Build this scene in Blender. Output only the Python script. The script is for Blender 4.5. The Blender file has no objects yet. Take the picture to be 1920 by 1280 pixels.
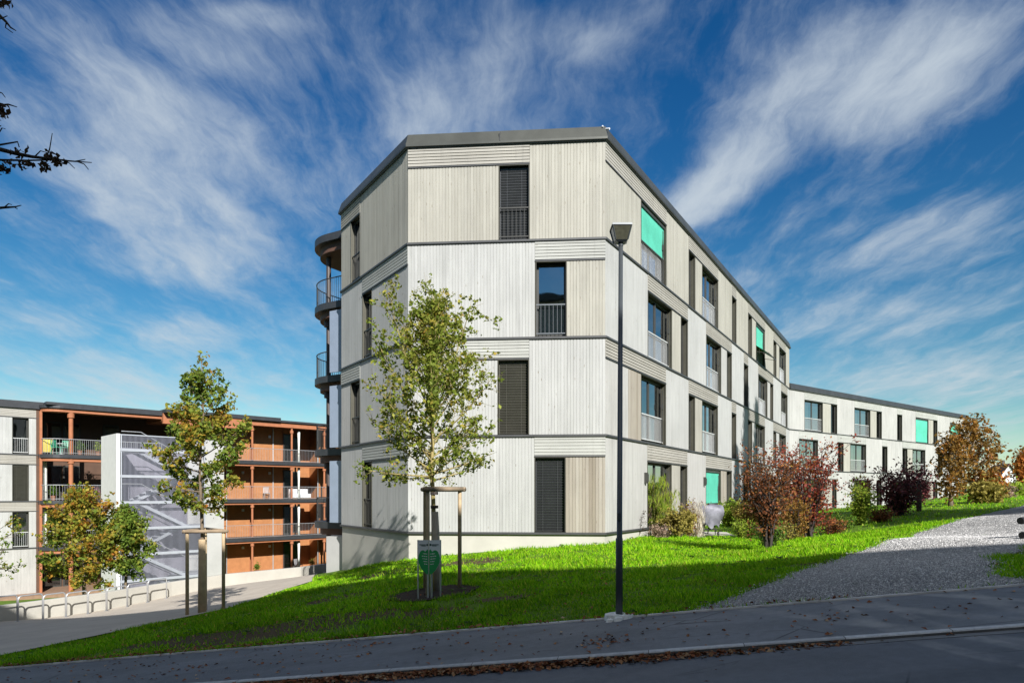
import bpy, math, random
import numpy as np
from mathutils import Vector, Matrix, noise
from mathutils.geometry import delaunay_2d_cdt
rnd = random.Random(7)
scene = bpy.context.scene
COL = scene.collection
F = 1280.0            # focal length in pixels of the 1920-wide photograph (24 mm shift lens)
HX, HY = 960.0, 925.0 # vanishing point of the viewing direction
# world: camera at the origin, +Y forward, z = 0 at eye level

def P(px, py, Y):
    return Vector(((px-HX)/F*Y, Y, -(py-HY)/F*Y))

# ------------------------------------------------------------------ mesh building
class MB:
    def __init__(s): s.v=[]; s.f=[]; s.m=[]; s.uv=[]
    def face(s, pts, mi=0, uv=None):
        n=len(s.v); s.v.extend([tuple(p) for p in pts]); s.f.append(list(range(n,n+len(pts)))); s.m.append(mi)
        s.uv.append(uv if uv else [(0.0,0.0)]*len(pts))
    def idx(s, verts, faces, mi=0):
        n=len(s.v); s.v.extend([tuple(p) for p in verts])
        for f in faces:
            s.f.append([i+n for i in f]); s.m.append(mi); s.uv.append([(0.0,0.0)]*len(f))
    def box(s, a, b, mi=0):   # axis aligned corners
        x0,y0,z0=a; x1,y1,z1=b
        s.idx([(x0,y0,z0),(x1,y0,z0),(x1,y1,z0),(x0,y1,z0),(x0,y0,z1),(x1,y0,z1),(x1,y1,z1),(x0,y1,z1)],
              [(0,3,2,1),(4,5,6,7),(0,1,5,4),(1,2,6,5),(2,3,7,6),(3,0,4,7)],mi)
    def fbox(s, T, u0,u1,v0,v1,w0,w1, mi=0):  # box in facade coordinates
        c=[T(u0,v0,w0),T(u1,v0,w0),T(u1,v0,w1),T(u0,v0,w1),T(u0,v1,w0),T(u1,v1,w0),T(u1,v1,w1),T(u0,v1,w1)]
        s.idx(c,[(0,3,2,1),(4,5,6,7),(0,1,5,4),(1,2,6,5),(2,3,7,6),(3,0,4,7)],mi)
    def bar(s, a, b, w, h=None, mi=0, up=(0,0,1)):
        a=Vector(a); b=Vector(b); d=(b-a).normalized(); h=h or w
        u=Vector(up); 
        if abs(d.dot(u))>.98: u=Vector((1,0,0))
        r=d.cross(u).normalized(); u=r.cross(d)
        c=[]
        for p in (a,b):
            for sx,sy in ((-1,-1),(1,-1),(1,1),(-1,1)): c.append(p+r*(sx*w/2)+u*(sy*h/2))
        s.idx(c,[(0,1,2,3),(7,6,5,4),(0,4,5,1),(1,5,6,2),(2,6,7,3),(3,7,4,0)],mi)
    def tube(s, pts, rad, n=8, mi=0, cap=True):
        pts=[Vector(p) for p in pts]; k=len(pts)
        if not hasattr(rad,'__len__'): rad=[rad]*k
        vs=[]; ref=None
        for i,p in enumerate(pts):
            d=(pts[min(i+1,k-1)]-pts[max(i-1,0)])
            if d.length<1e-9: d=Vector((0,0,1))
            d.normalize()
            if ref is None:
                ref=Vector((1,0,0)) if abs(d.x)<.9 else Vector((0,1,0))
            r=(ref-d*ref.dot(d))
            if r.length<1e-6: r=d.orthogonal()
            r.normalize(); ref=r; u=d.cross(r)
            for j in range(n):
                a=2*math.pi*j/n; vs.append(p+(r*math.cos(a)+u*math.sin(a))*rad[i])
        fs=[]
        for i in range(k-1):
            for j in range(n):
                fs.append((i*n+j,i*n+(j+1)%n,(i+1)*n+(j+1)%n,(i+1)*n+j))
        if cap: fs.append(tuple(range(n))[::-1]); fs.append(tuple(range((k-1)*n,k*n)))
        s.idx(vs,fs,mi)
    def prism(s, poly, z0, z1, mi=0):
        n=len(poly); vs=[(p[0],p[1],z0) for p in poly]+[(p[0],p[1],z1) for p in poly]
        fs=[(i,(i+1)%n,n+(i+1)%n,n+i) for i in range(n)]+[tuple(range(n))[::-1],tuple(range(n,2*n))]
        s.idx(vs,fs,mi)
    def build(s, name, mats, parent=None, smooth=False, base=None):
        me=bpy.data.meshes.new(name)
        me.from_pydata(s.v,[],s.f)
        if not isinstance(mats,(list,tuple)): mats=[mats]
        for m in mats: me.materials.append(m)
        me.polygons.foreach_set('material_index',np.array(s.m,dtype=np.int32))
        flat=[c for f in s.uv for uv in f for c in uv]
        if any(flat):
            l=me.uv_layers.new(name='UVMap'); l.data.foreach_set('uv',np.array(flat,dtype=np.float32))
        if smooth: me.polygons.foreach_set('use_smooth',np.ones(len(s.f),dtype=bool))
        me.update()
        o=bpy.data.objects.new(name,me); COL.objects.link(o)
        attach(o,parent,base)
        return o

def attach(o,parent,base=None):
    """meshes are modelled in world space; a parent's own offset is taken out here"""
    if parent is not None:
        o.parent=parent
        w=Vector((0,0,0)); p=parent
        while p is not None: w+=p.location; p=p.parent
        o.location=-w
    elif base is not None:
        b=Vector(base); o.data.transform(Matrix.Translation(-b)); o.location=b

def tag(o,label=None,cat=None,group=None,kind=None):
    if label: o['label']=label
    if cat: o['category']=cat
    if group: o['group']=group
    if kind: o['kind']=kind
    return o

def thing(name,label,cat,loc=(0,0,0),group=None):
    o=bpy.data.objects.new(name,None); COL.objects.link(o); o.location=loc; o.empty_display_size=.3
    return tag(o,label,cat,group)

def copy_tree(o,parent=None):
    c=o.copy(); COL.objects.link(c)
    if parent is not None: c.parent=parent
    for ch in list(o.children): copy_tree(ch,c)
    return c

# ------------------------------------------------------------------ materials
def mat(name):
    m=bpy.data.materials.new(name); m.use_nodes=True
    nt=m.node_tree; nt.nodes.clear()
    out=nt.nodes.new('ShaderNodeOutputMaterial')
    return m,nt,out
class N:
    """small wrapper to write node graphs as expressions"""
    def __init__(s,nt): s.nt=nt
    def node(s,t,**kw):
        n=s.nt.nodes.new(t)
        for k,v in kw.items(): setattr(n,k,v)
        return n
    def put(s,sock,v):
        if hasattr(v,'is_output'): s.nt.links.new(v,sock)
        elif isinstance(v,(tuple,list)):
            sock.default_value=tuple(v)+((1.0,) if len(v)==3 and len(sock.default_value)==4 else ())
        else: sock.default_value=v
    def math(s,op,a,b=0.0,c=None,clamp=False):
        n=s.node('ShaderNodeMath',operation=op,use_clamp=clamp); s.put(n.inputs[0],a); s.put(n.inputs[1],b)
        if c is not None: s.put(n.inputs[2],c)
        return n.outputs[0]
    def mix(s,f,a,b,mode='MIX'):
        n=s.node('ShaderNodeMix',data_type='RGBA',blend_type=mode,clamp_factor=True)
        s.put(n.inputs[0],f); s.put(n.inputs[6],a); s.put(n.inputs[7],b); return n.outputs[2]
    def noise(s,vec,scale,detail=4,rough=.5,dist=0.0,col=False):
        n=s.node('ShaderNodeTexNoise'); 
        if vec is not None: s.put(n.inputs['Vector'],vec)
        s.put(n.inputs['Scale'],scale); s.put(n.inputs['Detail'],detail); s.put(n.inputs['Roughness'],rough); s.put(n.inputs['Distortion'],dist)
        return n.outputs['Color' if col else 'Fac']
    def vor(s,vec,scale,feature='F1',out='Distance',rand=1.0):
        n=s.node('ShaderNodeTexVoronoi',feature=feature)
        if vec is not None: s.put(n.inputs['Vector'],vec)
        s.put(n.inputs['Scale'],scale); s.put(n.inputs['Randomness'],rand); return n.outputs[out]
    def white(s,val,dim='1D'):
        n=s.node('ShaderNodeTexWhiteNoise',noise_dimensions=dim)
        s.put(n.inputs['W' if dim=='1D' else 'Vector'],val); return n.outputs['Value']
    def ramp(s,f,stops,interp='LINEAR'):
        n=s.node('ShaderNodeValToRGB'); n.color_ramp.interpolation=interp
        e=n.color_ramp.elements
        while len(e)<len(stops): e.new(.5)
        for i,(p,c) in enumerate(stops):
            e[i].position=p; e[i].color=tuple(c)+((1.0,) if len(c)==3 else ())
        s.put(n.inputs[0],f); return n.outputs[0]
    def rng(s,f,a,b,c=0.0,d=1.0,smooth=False):
        n=s.node('ShaderNodeMapRange',interpolation_type='SMOOTHSTEP' if smooth else 'LINEAR'); 
        for i,v in enumerate((f,a,b,c,d)): s.put(n.inputs[i],v)
        return n.outputs[0]
    def scalev(s,vec,sc,rot=(0,0,0),loc=(0,0,0)):
        n=s.node('ShaderNodeMapping'); s.put(n.inputs[0],vec); s.put(n.inputs[1],loc); s.put(n.inputs[2],rot); s.put(n.inputs[3],sc); return n.outputs[0]
    def pos(s): return s.node('ShaderNodeNewGeometry').outputs['Position']
    def bump(s,h,strength=.3,dist=.02):
        n=s.node('ShaderNodeBump'); s.put(n.inputs['Strength'],strength); s.put(n.inputs['Distance'],dist); s.put(n.inputs['Height'],h); return n.outputs[0]
    def bsdf(s,col,rough=.8,metal=0.0,bump=None,spec=.5,**kw):
        n=s.node('ShaderNodeBsdfPrincipled'); s.put(n.inputs['Base Color'],col); s.put(n.inputs['Roughness'],rough)
        s.put(n.inputs['Metallic'],metal); s.put(n.inputs['Specular IOR Level'],spec)
        if bump is not None: s.put(n.inputs['Normal'],bump)
        for k,v in kw.items(): s.put(n.inputs[k],v)
        return n.outputs[0]

def simple(name,col,rough=.6,metal=0.0,var=.12,scale=3.0,spec=.5,bump=0.0,bscale=40):
    m,nt,out=mat(name); g=N(nt); p=g.pos()
    n=g.noise(p,scale,5,.6)
    f=g.rng(n,.3,.7,1-var,1+var)
    c=g.mix(1.0,col,g.node('ShaderNodeCombineColor').outputs[0],'MULTIPLY') if False else None
    cc=g.node('ShaderNodeVectorMath',operation='SCALE'); g.put(cc.inputs[0],tuple(col)); g.put(cc.inputs['Scale'],f)
    b=g.bump(g.noise(p,bscale,3),bump,.01) if bump else None
    nt.links.new(g.bsdf(cc.outputs[0],rough,metal,b,spec),out.inputs[0]); return m

def scalecol(g,col,f):
    cc=g.node('ShaderNodeVectorMath',operation='SCALE'); g.put(cc.inputs[0],col if hasattr(col,'is_output') else tuple(col)); g.put(cc.inputs['Scale'],f); return cc.outputs[0]

def cladding(name,cols,var=.12,knots=.5):
    """boards: UV x counts boards, UV y is metres along the board"""
    m,nt,out=mat(name); g=N(nt)
    uv=g.node('ShaderNodeTexCoord').outputs['UV']
    sp=g.node('ShaderNodeSeparateXYZ'); g.put(sp.inputs[0],uv); x,y=sp.outputs[0],sp.outputs[1]
    bi=g.math('FLOOR',x); r=g.white(bi)
    base=g.ramp(r,[(i/(max(1,len(cols)-1)),c) for i,c in enumerate(cols)])
    cv=g.node('ShaderNodeCombineXYZ'); g.put(cv.inputs[0],g.math('MULTIPLY',x,.13)); g.put(cv.inputs[1],y); g.put(cv.inputs[2],g.math('MULTIPLY',r,37.0)); v=cv.outputs[0]
    grain=g.noise(g.scalev(v,(60,2.2,1)),1.0,5,.6,.6)
    blot=g.noise(g.scalev(v,(3,.7,1)),1.0,3,.5)
    # knots
    kd=g.vor(g.scalev(v,(9,2.6,1)),1.0)
    kpick=g.math('GREATER_THAN',g.white(g.vor(g.scalev(v,(9,2.6,1)),1.0,out='Position'),'3D'),1-.42*knots)
    kn=g.math('MULTIPLY',g.rng(kd,.05,.17,1,0,True),kpick)
    f=g.math('MULTIPLY',g.rng(grain,.25,.75,1-var,1+var*.6),g.rng(blot,.3,.7,.93,1.05))
    wx=g.noise(g.pos(),.55,4,.55)
    f=g.math('MULTIPLY',f,g.rng(wx,.3,.7,.91,1.05))
    # rain streaks that run down the boards
    stv=g.noise(g.scalev(g.pos(),(7,7,.35)),1.0,4,.6)
    f=g.math('MULTIPLY',f,g.rng(stv,.52,.74,1.0,.89,True))
    c=scalecol(g,base,f)
    c=g.mix(g.math('MULTIPLY',kn,.72),c,(.17,.13,.085))
    b=g.bump(grain,.25,.004)
    nt.links.new(g.bsdf(c,.82,0,b,.25),out.inputs[0]); return m

def glass(name,tint=(.02,.025,.03),refl=.0,rough=.02):
    m,nt,out=mat(name); g=N(nt)
    fr=g.node('ShaderNodeFresnel'); g.put(fr.inputs[0],1.55)
    f=g.math('ADD',fr.outputs[0],refl,clamp=True)
    gl=g.node('ShaderNodeBsdfGlossy'); g.put(gl.inputs['Color'],(.9,.95,1)); g.put(gl.inputs['Roughness'],rough)
    # slight waviness of the panes
    bp=g.bump(g.noise(g.pos(),1.2,1),.06,.05); g.put(gl.inputs['Normal'],bp)
    tr=g.node('ShaderNodeBsdfTransparent'); g.put(tr.inputs[0],tint)
    mx=g.node('ShaderNodeMixShader'); g.put(mx.inputs[0],f); nt.links.new(tr.outputs[0],mx.inputs[1]); nt.links.new(gl.outputs[0],mx.inputs[2])
    nt.links.new(mx.outputs[0],out.inputs[0]); return m

def leafmat(name,stops,trans=.35,rough=.55,clump=.5):
    m,nt,out=mat(name); g=N(nt)
    ri=g.node('ShaderNodeNewGeometry').outputs['Random Per Island']
    n=g.noise(g.pos(),1.3,2,.5)
    f=g.math('ADD',g.math('MULTIPLY',ri,1-clump),g.math('MULTIPLY',g.rng(n,.32,.68),clump))
    c=g.ramp(f,stops)
    c=scalecol(g,c,g.rng(g.white(ri),0,1,.52,.98))
    a=g.bsdf(c,rough,0,None,.15)
    t=g.node('ShaderNodeBsdfTranslucent'); nt.links.new(scalecol(g,c,1.5),t.inputs[0])
    mx=g.node('ShaderNodeMixShader'); g.put(mx.inputs[0],trans); nt.links.new(a,mx.inputs[1]); nt.links.new(t.outputs[0],mx.inputs[2])
    nt.links.new(mx.outputs[0],out.inputs[0]); return m

M={}
M['white']=cladding('white_boards',[(0.402,0.407,0.390),(0.438,0.443,0.427),(0.419,0.423,0.407),(0.449,0.453,0.439),(0.411,0.414,0.399)],.10,.7)
M['beige']=cladding('beige_boards',[(0.353,0.340,0.292),(0.397,0.385,0.336),(0.370,0.358,0.309),(0.414,0.402,0.350),(0.359,0.347,0.298)],.11,1.0)
M['cream']=cladding('cream_boards',[(0.394,0.390,0.370),(0.440,0.436,0.416),(0.417,0.413,0.393),(0.431,0.427,0.408)],.09,.55)
M['brown']=cladding('weathered_boards',[(0.254,0.221,0.176),(0.377,0.348,0.299),(0.303,0.271,0.221),(0.402,0.377,0.324),(0.246,0.215,0.168)],.14,.5)
M['slat_w']=cladding('white_slats',[(0.408,0.412,0.383),(0.464,0.471,0.440)],.08,.25)
M['slat_b']=cladding('beige_slats',[(0.352,0.336,0.294),(0.408,0.392,0.351)],.10,.25)
M['dark']=simple('dark_sheet_metal',(.062,.064,.064),.42,.35,.18,1.5)
M['fascia']=simple('roof_edge_metal',(.072,.075,.066),.42,.4,.2,1.2)
M['roof']=simple('roof_membrane',(.06,.065,.07),.8)
M['ledge']=simple('ledge_metal',(.07,.072,.074),.5,.3,.15)
M['reveal']=simple('reveal_metal',(.085,.082,.062),.5,.15,.1)
M['frame']=simple('window_frame',(.05,.05,.045),.45)
M['concrete']=simple('concrete',(.46,.445,.395),.85,0,.10,.9,.3,.15,30)
M['conc_grey']=simple('concrete_grey',(.42,.42,.405),.85,0,.10,.9,.3,.15,30)
M['plaster']=simple('plaster',(.68,.68,.65),.85,0,.05)
M['glass']=glass('window_glass',(.35,.38,.38),.10)
M['glass_r']=glass('window_glass_side',(.42,.46,.45),.50)
M['glass_sky']=glass('window_glass_bright',(.3,.34,.36),.30)
M['room']=simple('room_wall',(.42,.41,.38),.9)
M['curtain']=simple('curtain',(.70,.72,.66),.9,0,.2,6)
M['rail']=simple('galvanised_steel',(.52,.53,.54),.4,.6,.1,8)
M['rail_d']=simple('dark_blue_railing',(.14,.155,.17),.45,.3,.05)
M['railw']=simple('pale_railing',(.66,.67,.66),.5,.2,.05)
M['blind']=simple('venetian_slat',(.075,.08,.085),.4,.3,.1)
M['blind_o']=simple('venetian_slat_olive',(.115,.112,.092),.4,.3,.1)
M['green']=simple('green_blind_fabric',(.08,.45,.32),.8,0,.12,1.6)
M['orange']=simple('orange_wood',(.40,.175,.07),.7,0,.13,2.5,.3)
M['red_wood']=simple('red_stained_wood',(.37,.145,.07),.6,0,.12,3,.3)
M['slabdark']=simple('slab_edge_metal',(.05,.053,.058),.45,.3,.15)
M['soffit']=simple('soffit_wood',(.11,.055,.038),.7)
M['tower_steel']=simple('tower_steel',(.40,.425,.47),.5,.2,.06)
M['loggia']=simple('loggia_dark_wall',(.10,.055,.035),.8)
M['steelw']=simple('white_steel',(.72,.74,.76),.5,.1,.06)
M['brown_col']=simple('dark_column',(.06,.045,.04),.5)
M['black']=simple('black_rubber',(.015,.015,.016),.6)
M['wood_pale']=simple('pale_stake_wood',(.48,.36,.22),.8,0,.2,6)
M['wood_grey']=simple('weathered_rail_wood',(.28,.21,.14),.85,0,.2,5)
M['bark_wrap']=simple('trunk_wrap',(.38,.33,.26),.9,0,.15,9,.3,.4,50)
M['bark']=simple('bark',(.17,.13,.09),.9,0,.25,9,.3,.5,60)
M['bark_y']=simple('young_bark',(.33,.27,.11),.85,0,.3,8,.3,.4,50)
M['bark_d']=simple('dark_bark',(.05,.04,.035),.9,0,.2,9)
M['bark_p']=simple('birch_bark',(.62,.56,.46),.85,0,.3,10)
M['lamp']=simple('lamp_post_paint',(.075,.085,.092),.38,.3,.1)
M['lampglass']=simple('lantern_glass',(.065,.065,.045),.25,.2,.2,20)
# ------------------------------------------------------------------ terrain
LB=(1.5,9.6); E=(.98058,-.19612); NV=(.19612,.98058); SL=.1177; ZB=-1.75
def ac(x,y): 
    dx=x-LB[0]; dy=y-LB[1]; return dx*E[0]+dy*E[1], dx*NV[0]+dy*NV[1]
def xy(a,c): return LB[0]+a*E[0]+c*NV[0], LB[1]+a*E[1]+c*NV[1]
def aeff(a):
    a=np.asarray(a,float); b=np.abs(a); return np.sign(a)*np.where(b>25,25+20*np.tanh((b-25)/20),b)
def pav(a,c): return ZB+SL*aeff(a)+.012*np.asarray(c,float)
KERB=-2.04; ROADW=6.3
CPS=[]
for a in range(-44,46,4):
    x,y=xy(a,0.0); CPS.append((x,y,float(pav(a,0))))
    x,y=xy(a,-9); CPS.append((x,y,float(pav(a,0))-.05))
def ip(px,py,Y):
    p=P(px,py,Y); CPS.append((p.x,p.y,p.z))
for q in [(640,1068,25.83),(765,1047,20.88),(960,1033,20.6),(1135,1018,20.4),(1210,1006,23.2),
          (815,1109,14.0),(378,1150,17.5),(600,1086,23),(430,1137,19),(250,1167,17),(0,1225,13.8),
          (34,1168,22),(124,1158,24),(200,1143,25.9),(313,1120,28),(590,1078,30),
          (0,1164,22.5),(322,1119,28.7),(422,1098,31),(564,1082,34),(612,1071,36),
          (1200,1085,13.5),(1400,1065,13.5),(1700,1004,15.5),(1530,1062,11.6),(1800,976,20.5),(1920,947,30),
          (1700,1050,12.5),(1850,1010,16),(1440,1030,19),(1330,1005,24.5),(1500,1008,25)]: ip(*q)
for q in [(7.9,29,-1.42),(13,37.6,-1.42),(20.2,49.7,-1.4),(25.6,53.8,-1.4),(36.8,62,-.62),(48,72,-.1),(45,58,.0),(31,45,-.45),
          (-28,38,-6.2),(-22,34,-5.6),(-20,30,-5.0),(-16,40,-6.2),(-10,50,-6.2),(-36,36,-6.2),(-45,30,-5.6),(-30,24,-5),(-22,16,-4.2),
          (-40,10,-6),(2,45,-5),(10,70,-5),(-30,70,-6.2),(-60,80,-6.2),(90,120,2),(70,70,1),(60,30,2.2),(30,18,.9),
          (200,250,-1),(250,60,4),(-200,250,-8),(-250,0,-8),(0,300,-6),(0,-120,-2),(150,-100,4),(-150,-100,-8)]: CPS.append(q)
CPS=np.array(CPS); 
def _ker(d2): return np.sqrt(d2+9.0)
_n=len(CPS); _A=np.zeros((_n+3,_n+3)); 
_d2=((CPS[:,None,:2]-CPS[None,:,:2])**2).sum(-1)
_A[:_n,:_n]=_ker(_d2)-np.eye(_n)*.15
_A[:_n,_n]=1; _A[:_n,_n+1:]=CPS[:,:2]; _A[_n,:_n]=1; _A[_n+1:,:_n]=CPS[:,:2].T
_w=np.linalg.solve(_A,np.concatenate([CPS[:,2],[0,0,0]]))
def Hn(x,y):
    x=np.asarray(x,float); y=np.asarray(y,float); sh=x.shape; X=x.ravel(); Y=y.ravel(); out=np.empty(X.size)
    for i in range(0,X.size,20000):
        xs=X[i:i+20000]; ys=Y[i:i+20000]
        k=_ker((xs[:,None]-CPS[None,:,0])**2+(ys[:,None]-CPS[None,:,1])**2)
        out[i:i+20000]=k@_w[:_n]+_w[_n]+_w[_n+1]*xs+_w[_n+2]*ys
    a,c=ac(X,Y)
    t=np.clip(c/1.5,0,1); t=t*t*(3-2*t)
    p=pav(a,0)
    h=p*(1-t)+out*t
    h=np.where(c<0,pav(a,c)-.35*np.clip(-c/.15,0,1),h)
    h=np.where(c<KERB-ROADW-.1,pav(a,-8),h)
    return h.reshape(sh)
def H(x,y): return float(Hn(np.array([x]),np.array([y]))[0])
def G(px,py,y0=5.0,y1=160.0):
    """where the sight line through a photograph pixel meets the terrain"""
    Y=np.concatenate([np.arange(y0,60,.1),np.arange(60,y1,.5)])
    X=(px-HX)/F*Y; Z=-(py-HY)/F*Y
    d=Z-Hn(X,Y); k=np.where(d<=0)[0]
    i=k[0] if len(k) else len(Y)-1
    if i>0 and len(k):
        t=d[i-1]/(d[i-1]-d[i]+1e-9); yy=Y[i-1]+t*(Y[i]-Y[i-1])
    else: yy=Y[i]
    x=(px-HX)/F*yy; return Vector((x,yy,H(x,yy)))

def inpoly(x,y,poly):
    x=np.asarray(x); y=np.asarray(y); r=np.zeros(x.shape,bool); n=len(poly); j=n-1
    for i in range(n):
        xi,yi=poly[i][0],poly[i][1]; xj,yj=poly[j][0],poly[j][1]
        if yi!=yj:
            r^=((yi>y)!=(yj>y))&(x<(xj-xi)*(y-yi)/(yj-yi)+xi)
        j=i
    return r
def densify(poly,sp,closed=True):
    out=[]; n=len(poly)
    for i in range(n if closed else n-1):
        a=poly[i]; b=poly[(i+1)%n]; L=math.hypot(b[0]-a[0],b[1]-a[1]); k=max(1,int(L/sp))
        for j in range(k): out.append((a[0]+(b[0]-a[0])*j/k,a[1]+(b[1]-a[1])*j/k))
    if not closed: out.append((poly[-1][0],poly[-1][1]))
    return out
def wobble(poly,amp,sc,seed):
    return [(p[0]+amp*noise.noise((p[0]*sc,p[1]*sc,seed)),p[1]+amp*noise.noise((p[0]*sc,p[1]*sc,seed+9))) for p in poly]
def sheet(name,poly,sp,dz,m,zf=Hn,smooth=True,subd=None):
    b=densify(poly,sp) if subd is None else poly
    xs=[p[0] for p in b]; ys=[p[1] for p in b]
    gx,gy=np.meshgrid(np.arange(min(xs)+sp*.5,max(xs),sp),np.arange(min(ys)+sp*.5,max(ys),sp))
    gx=gx.ravel(); gy=gy.ravel(); k=inpoly(gx,gy,b); gx=gx[k]; gy=gy[k]
    pts=[Vector((p[0],p[1])) for p in b]+[Vector((x,y)) for x,y in zip(gx,gy)]
    n=len(b)
    v,e,f,_,_,_=delaunay_2d_cdt(pts,[(i,(i+1)%n) for i in range(n)],[],1,1e-5)
    vx=np.array([p.x for p in v]); vy=np.array([p.y for p in v]); vz=zf(vx,vy)+dz
    me=bpy.data.meshes.new(name); me.from_pydata(list(zip(vx,vy,vz)),[],[list(t) for t in f]); me.materials.append(m)
    if smooth: me.polygons.foreach_set('use_smooth',np.ones(len(f),dtype=bool))
    # faces up
    me.update()
    if len(me.polygons) and me.polygons[0].normal.z<0: me.flip_normals()
    o=bpy.data.objects.new(name,me); COL.objects.link(o); o['kind']='structure'; return o

# ---- ground materials
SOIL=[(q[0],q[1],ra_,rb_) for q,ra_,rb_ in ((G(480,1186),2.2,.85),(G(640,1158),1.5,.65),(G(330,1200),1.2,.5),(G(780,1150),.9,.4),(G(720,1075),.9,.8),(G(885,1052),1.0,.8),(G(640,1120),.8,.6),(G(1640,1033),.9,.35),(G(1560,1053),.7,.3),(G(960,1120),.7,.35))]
def mat_lawn():
    m,nt,out=mat('lawn_soil_and_grass'); g=N(nt); p=g.pos()
    n1=g.noise(p,.35,5,.6); n2=g.noise(p,3.0,5,.65); n3=g.noise(p,38,3,.7)
    c=g.mix(g.rng(n2,.35,.7),(.085,.16,.012),(.13,.22,.016))
    c=g.mix(g.rng(n3,.45,.75),c,(.035,.075,.010))
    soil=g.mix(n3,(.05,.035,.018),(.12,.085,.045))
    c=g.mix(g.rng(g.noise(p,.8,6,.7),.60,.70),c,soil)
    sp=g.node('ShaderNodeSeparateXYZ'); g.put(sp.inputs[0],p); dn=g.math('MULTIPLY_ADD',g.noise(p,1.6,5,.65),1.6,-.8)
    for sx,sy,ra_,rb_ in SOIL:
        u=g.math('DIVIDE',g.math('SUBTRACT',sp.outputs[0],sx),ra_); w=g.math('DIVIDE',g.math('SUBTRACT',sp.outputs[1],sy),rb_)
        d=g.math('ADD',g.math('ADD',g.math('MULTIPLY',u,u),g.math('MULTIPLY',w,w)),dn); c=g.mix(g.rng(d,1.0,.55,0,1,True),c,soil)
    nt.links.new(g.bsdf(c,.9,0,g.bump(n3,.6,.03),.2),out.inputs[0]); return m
def mat_asphalt(name,base,rut):
    m,nt,out=mat(name); g=N(nt); p=g.pos()
    fine=g.noise(p,160,3,.7); mid=g.noise(p,9,4,.6); big=g.noise(g.scalev(p,(.35,1.1,1),(0,0,-.2)),1.0,5,.6,.5)
    ag=g.vor(p,120)
    f=g.math('MULTIPLY',g.rng(fine,.25,.75,.75,1.25),g.rng(big,.3,.7,.78,1.22))
    f=g.math('MULTIPLY',f,g.rng(mid,.3,.7,.9,1.1))
    c=scalecol(g,base,f)
    # pale tyre tracks curving out of the gravel path
    sp=g.node('ShaderNodeSeparateXYZ'); g.put(sp.inputs[0],p)
    for cx,cy,r,w in rut:
        dx=g.math('SUBTRACT',sp.outputs[0],cx); dy=g.math('SUBTRACT',sp.outputs[1],cy)
        d=g.math('SQRT',g.math('ADD',g.math('MULTIPLY',dx,dx),g.math('MULTIPLY',dy,dy)))
        band=g.rng(g.math('ABSOLUTE',g.math('SUBTRACT',d,r)),w*.35,w,1,0,True)
        band=g.math('MULTIPLY',band,g.rng(g.noise(p,2.2,4,.65),.35,.62))
        c=g.mix(g.math('MULTIPLY',band,.62),c,(.33,.325,.31))
    # worn pale patches and cracks
    c=g.mix(g.math('MULTIPLY',g.rng(g.noise(p,1.3,6,.7),.58,.72),.3),c,(.19,.19,.19))
    cr=g.vor(g.scalev(p,(.5,.9,.5)),1.0,'DISTANCE_TO_EDGE'); 
    crk=g.math('MULTIPLY',g.rng(cr,.002,.009,1,0),g.rng(g.noise(p,.7,2),.5,.6))
    c=g.mix(g.math('MULTIPLY',crk,.7),c,(.015,.015,.015))
    nt.links.new(g.bsdf(c,.78,0,g.bump(g.math('ADD',fine,ag),.35,.006),.35),out.inputs[0]); return m
def mat_gravel():
    m,nt,out=mat('loose_gravel'); g=N(nt); p=g.pos()
    v=g.node('ShaderNodeTexVoronoi'); g.put(v.inputs['Vector'],p); g.put(v.inputs['Scale'],60.0)
    r=g.white(v.outputs['Position'],'3D')
    c=g.ramp(r,[(0,(.46,.455,.445)),(.4,(.60,.59,.58)),(.75,(.71,.70,.685)),(1,(.82,.81,.79))])
    c=scalecol(g,c,g.rng(v.outputs['Distance'],.1,.7,1.1,.45))
    big=g.noise(p,.6,5,.65); c=scalecol(g,c,g.rng(big,.3,.7,.72,1.18))
    fine=g.noise(p,90,3,.7)
    dirt=g.rng(g.noise(p,.9,5,.7),.56,.72); c=g.mix(g.math('MULTIPLY',dirt,.4),c,(.16,.14,.10))
    hh=g.math('SUBTRACT',fine,g.math('MULTIPLY',v.outputs['Distance'],2.0))
    nt.links.new(g.bsdf(c,.9,0,g.bump(hh,.9,.03),.2),out.inputs[0]); return m
def mat_paving():
    m,nt,out=mat('plaza_chippings'); g=N(nt); p=g.pos()
    n1=g.noise(p,1.1,5,.6); n2=g.noise(p,60,3,.7)
    c=g.mix(g.rng(n1,.3,.7),(.44,.385,.32),(.54,.48,.40)); c=scalecol(g,c,g.rng(n2,.2,.8,.8,1.15))
    nt.links.new(g.bsdf(c,.9,0,g.bump(n2,.3,.006),.2),out.inputs[0]); return m
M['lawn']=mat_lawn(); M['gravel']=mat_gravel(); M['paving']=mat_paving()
M['mulch']=simple('bark_mulch',(.045,.034,.028),.95,0,.5,14,.1,.9,30)

# ---- one terrain sheet out to the horizon
def axis(lo,hi,st,far):
    a=list(np.arange(lo,hi+1e-6,st)); s=st; x=hi
    while x<far: s*=1.25; x+=s; a.append(x)
    s=st; x=lo
    while x>-far: s*=1.25; x-=s; a.insert(0,x)
    return np.array(a)
ax=axis(-30,48,.4,900); ay=axis(2,64,.4,900)
gx,gy=np.meshgrid(ax,ay); gz=Hn(gx,gy)
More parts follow.
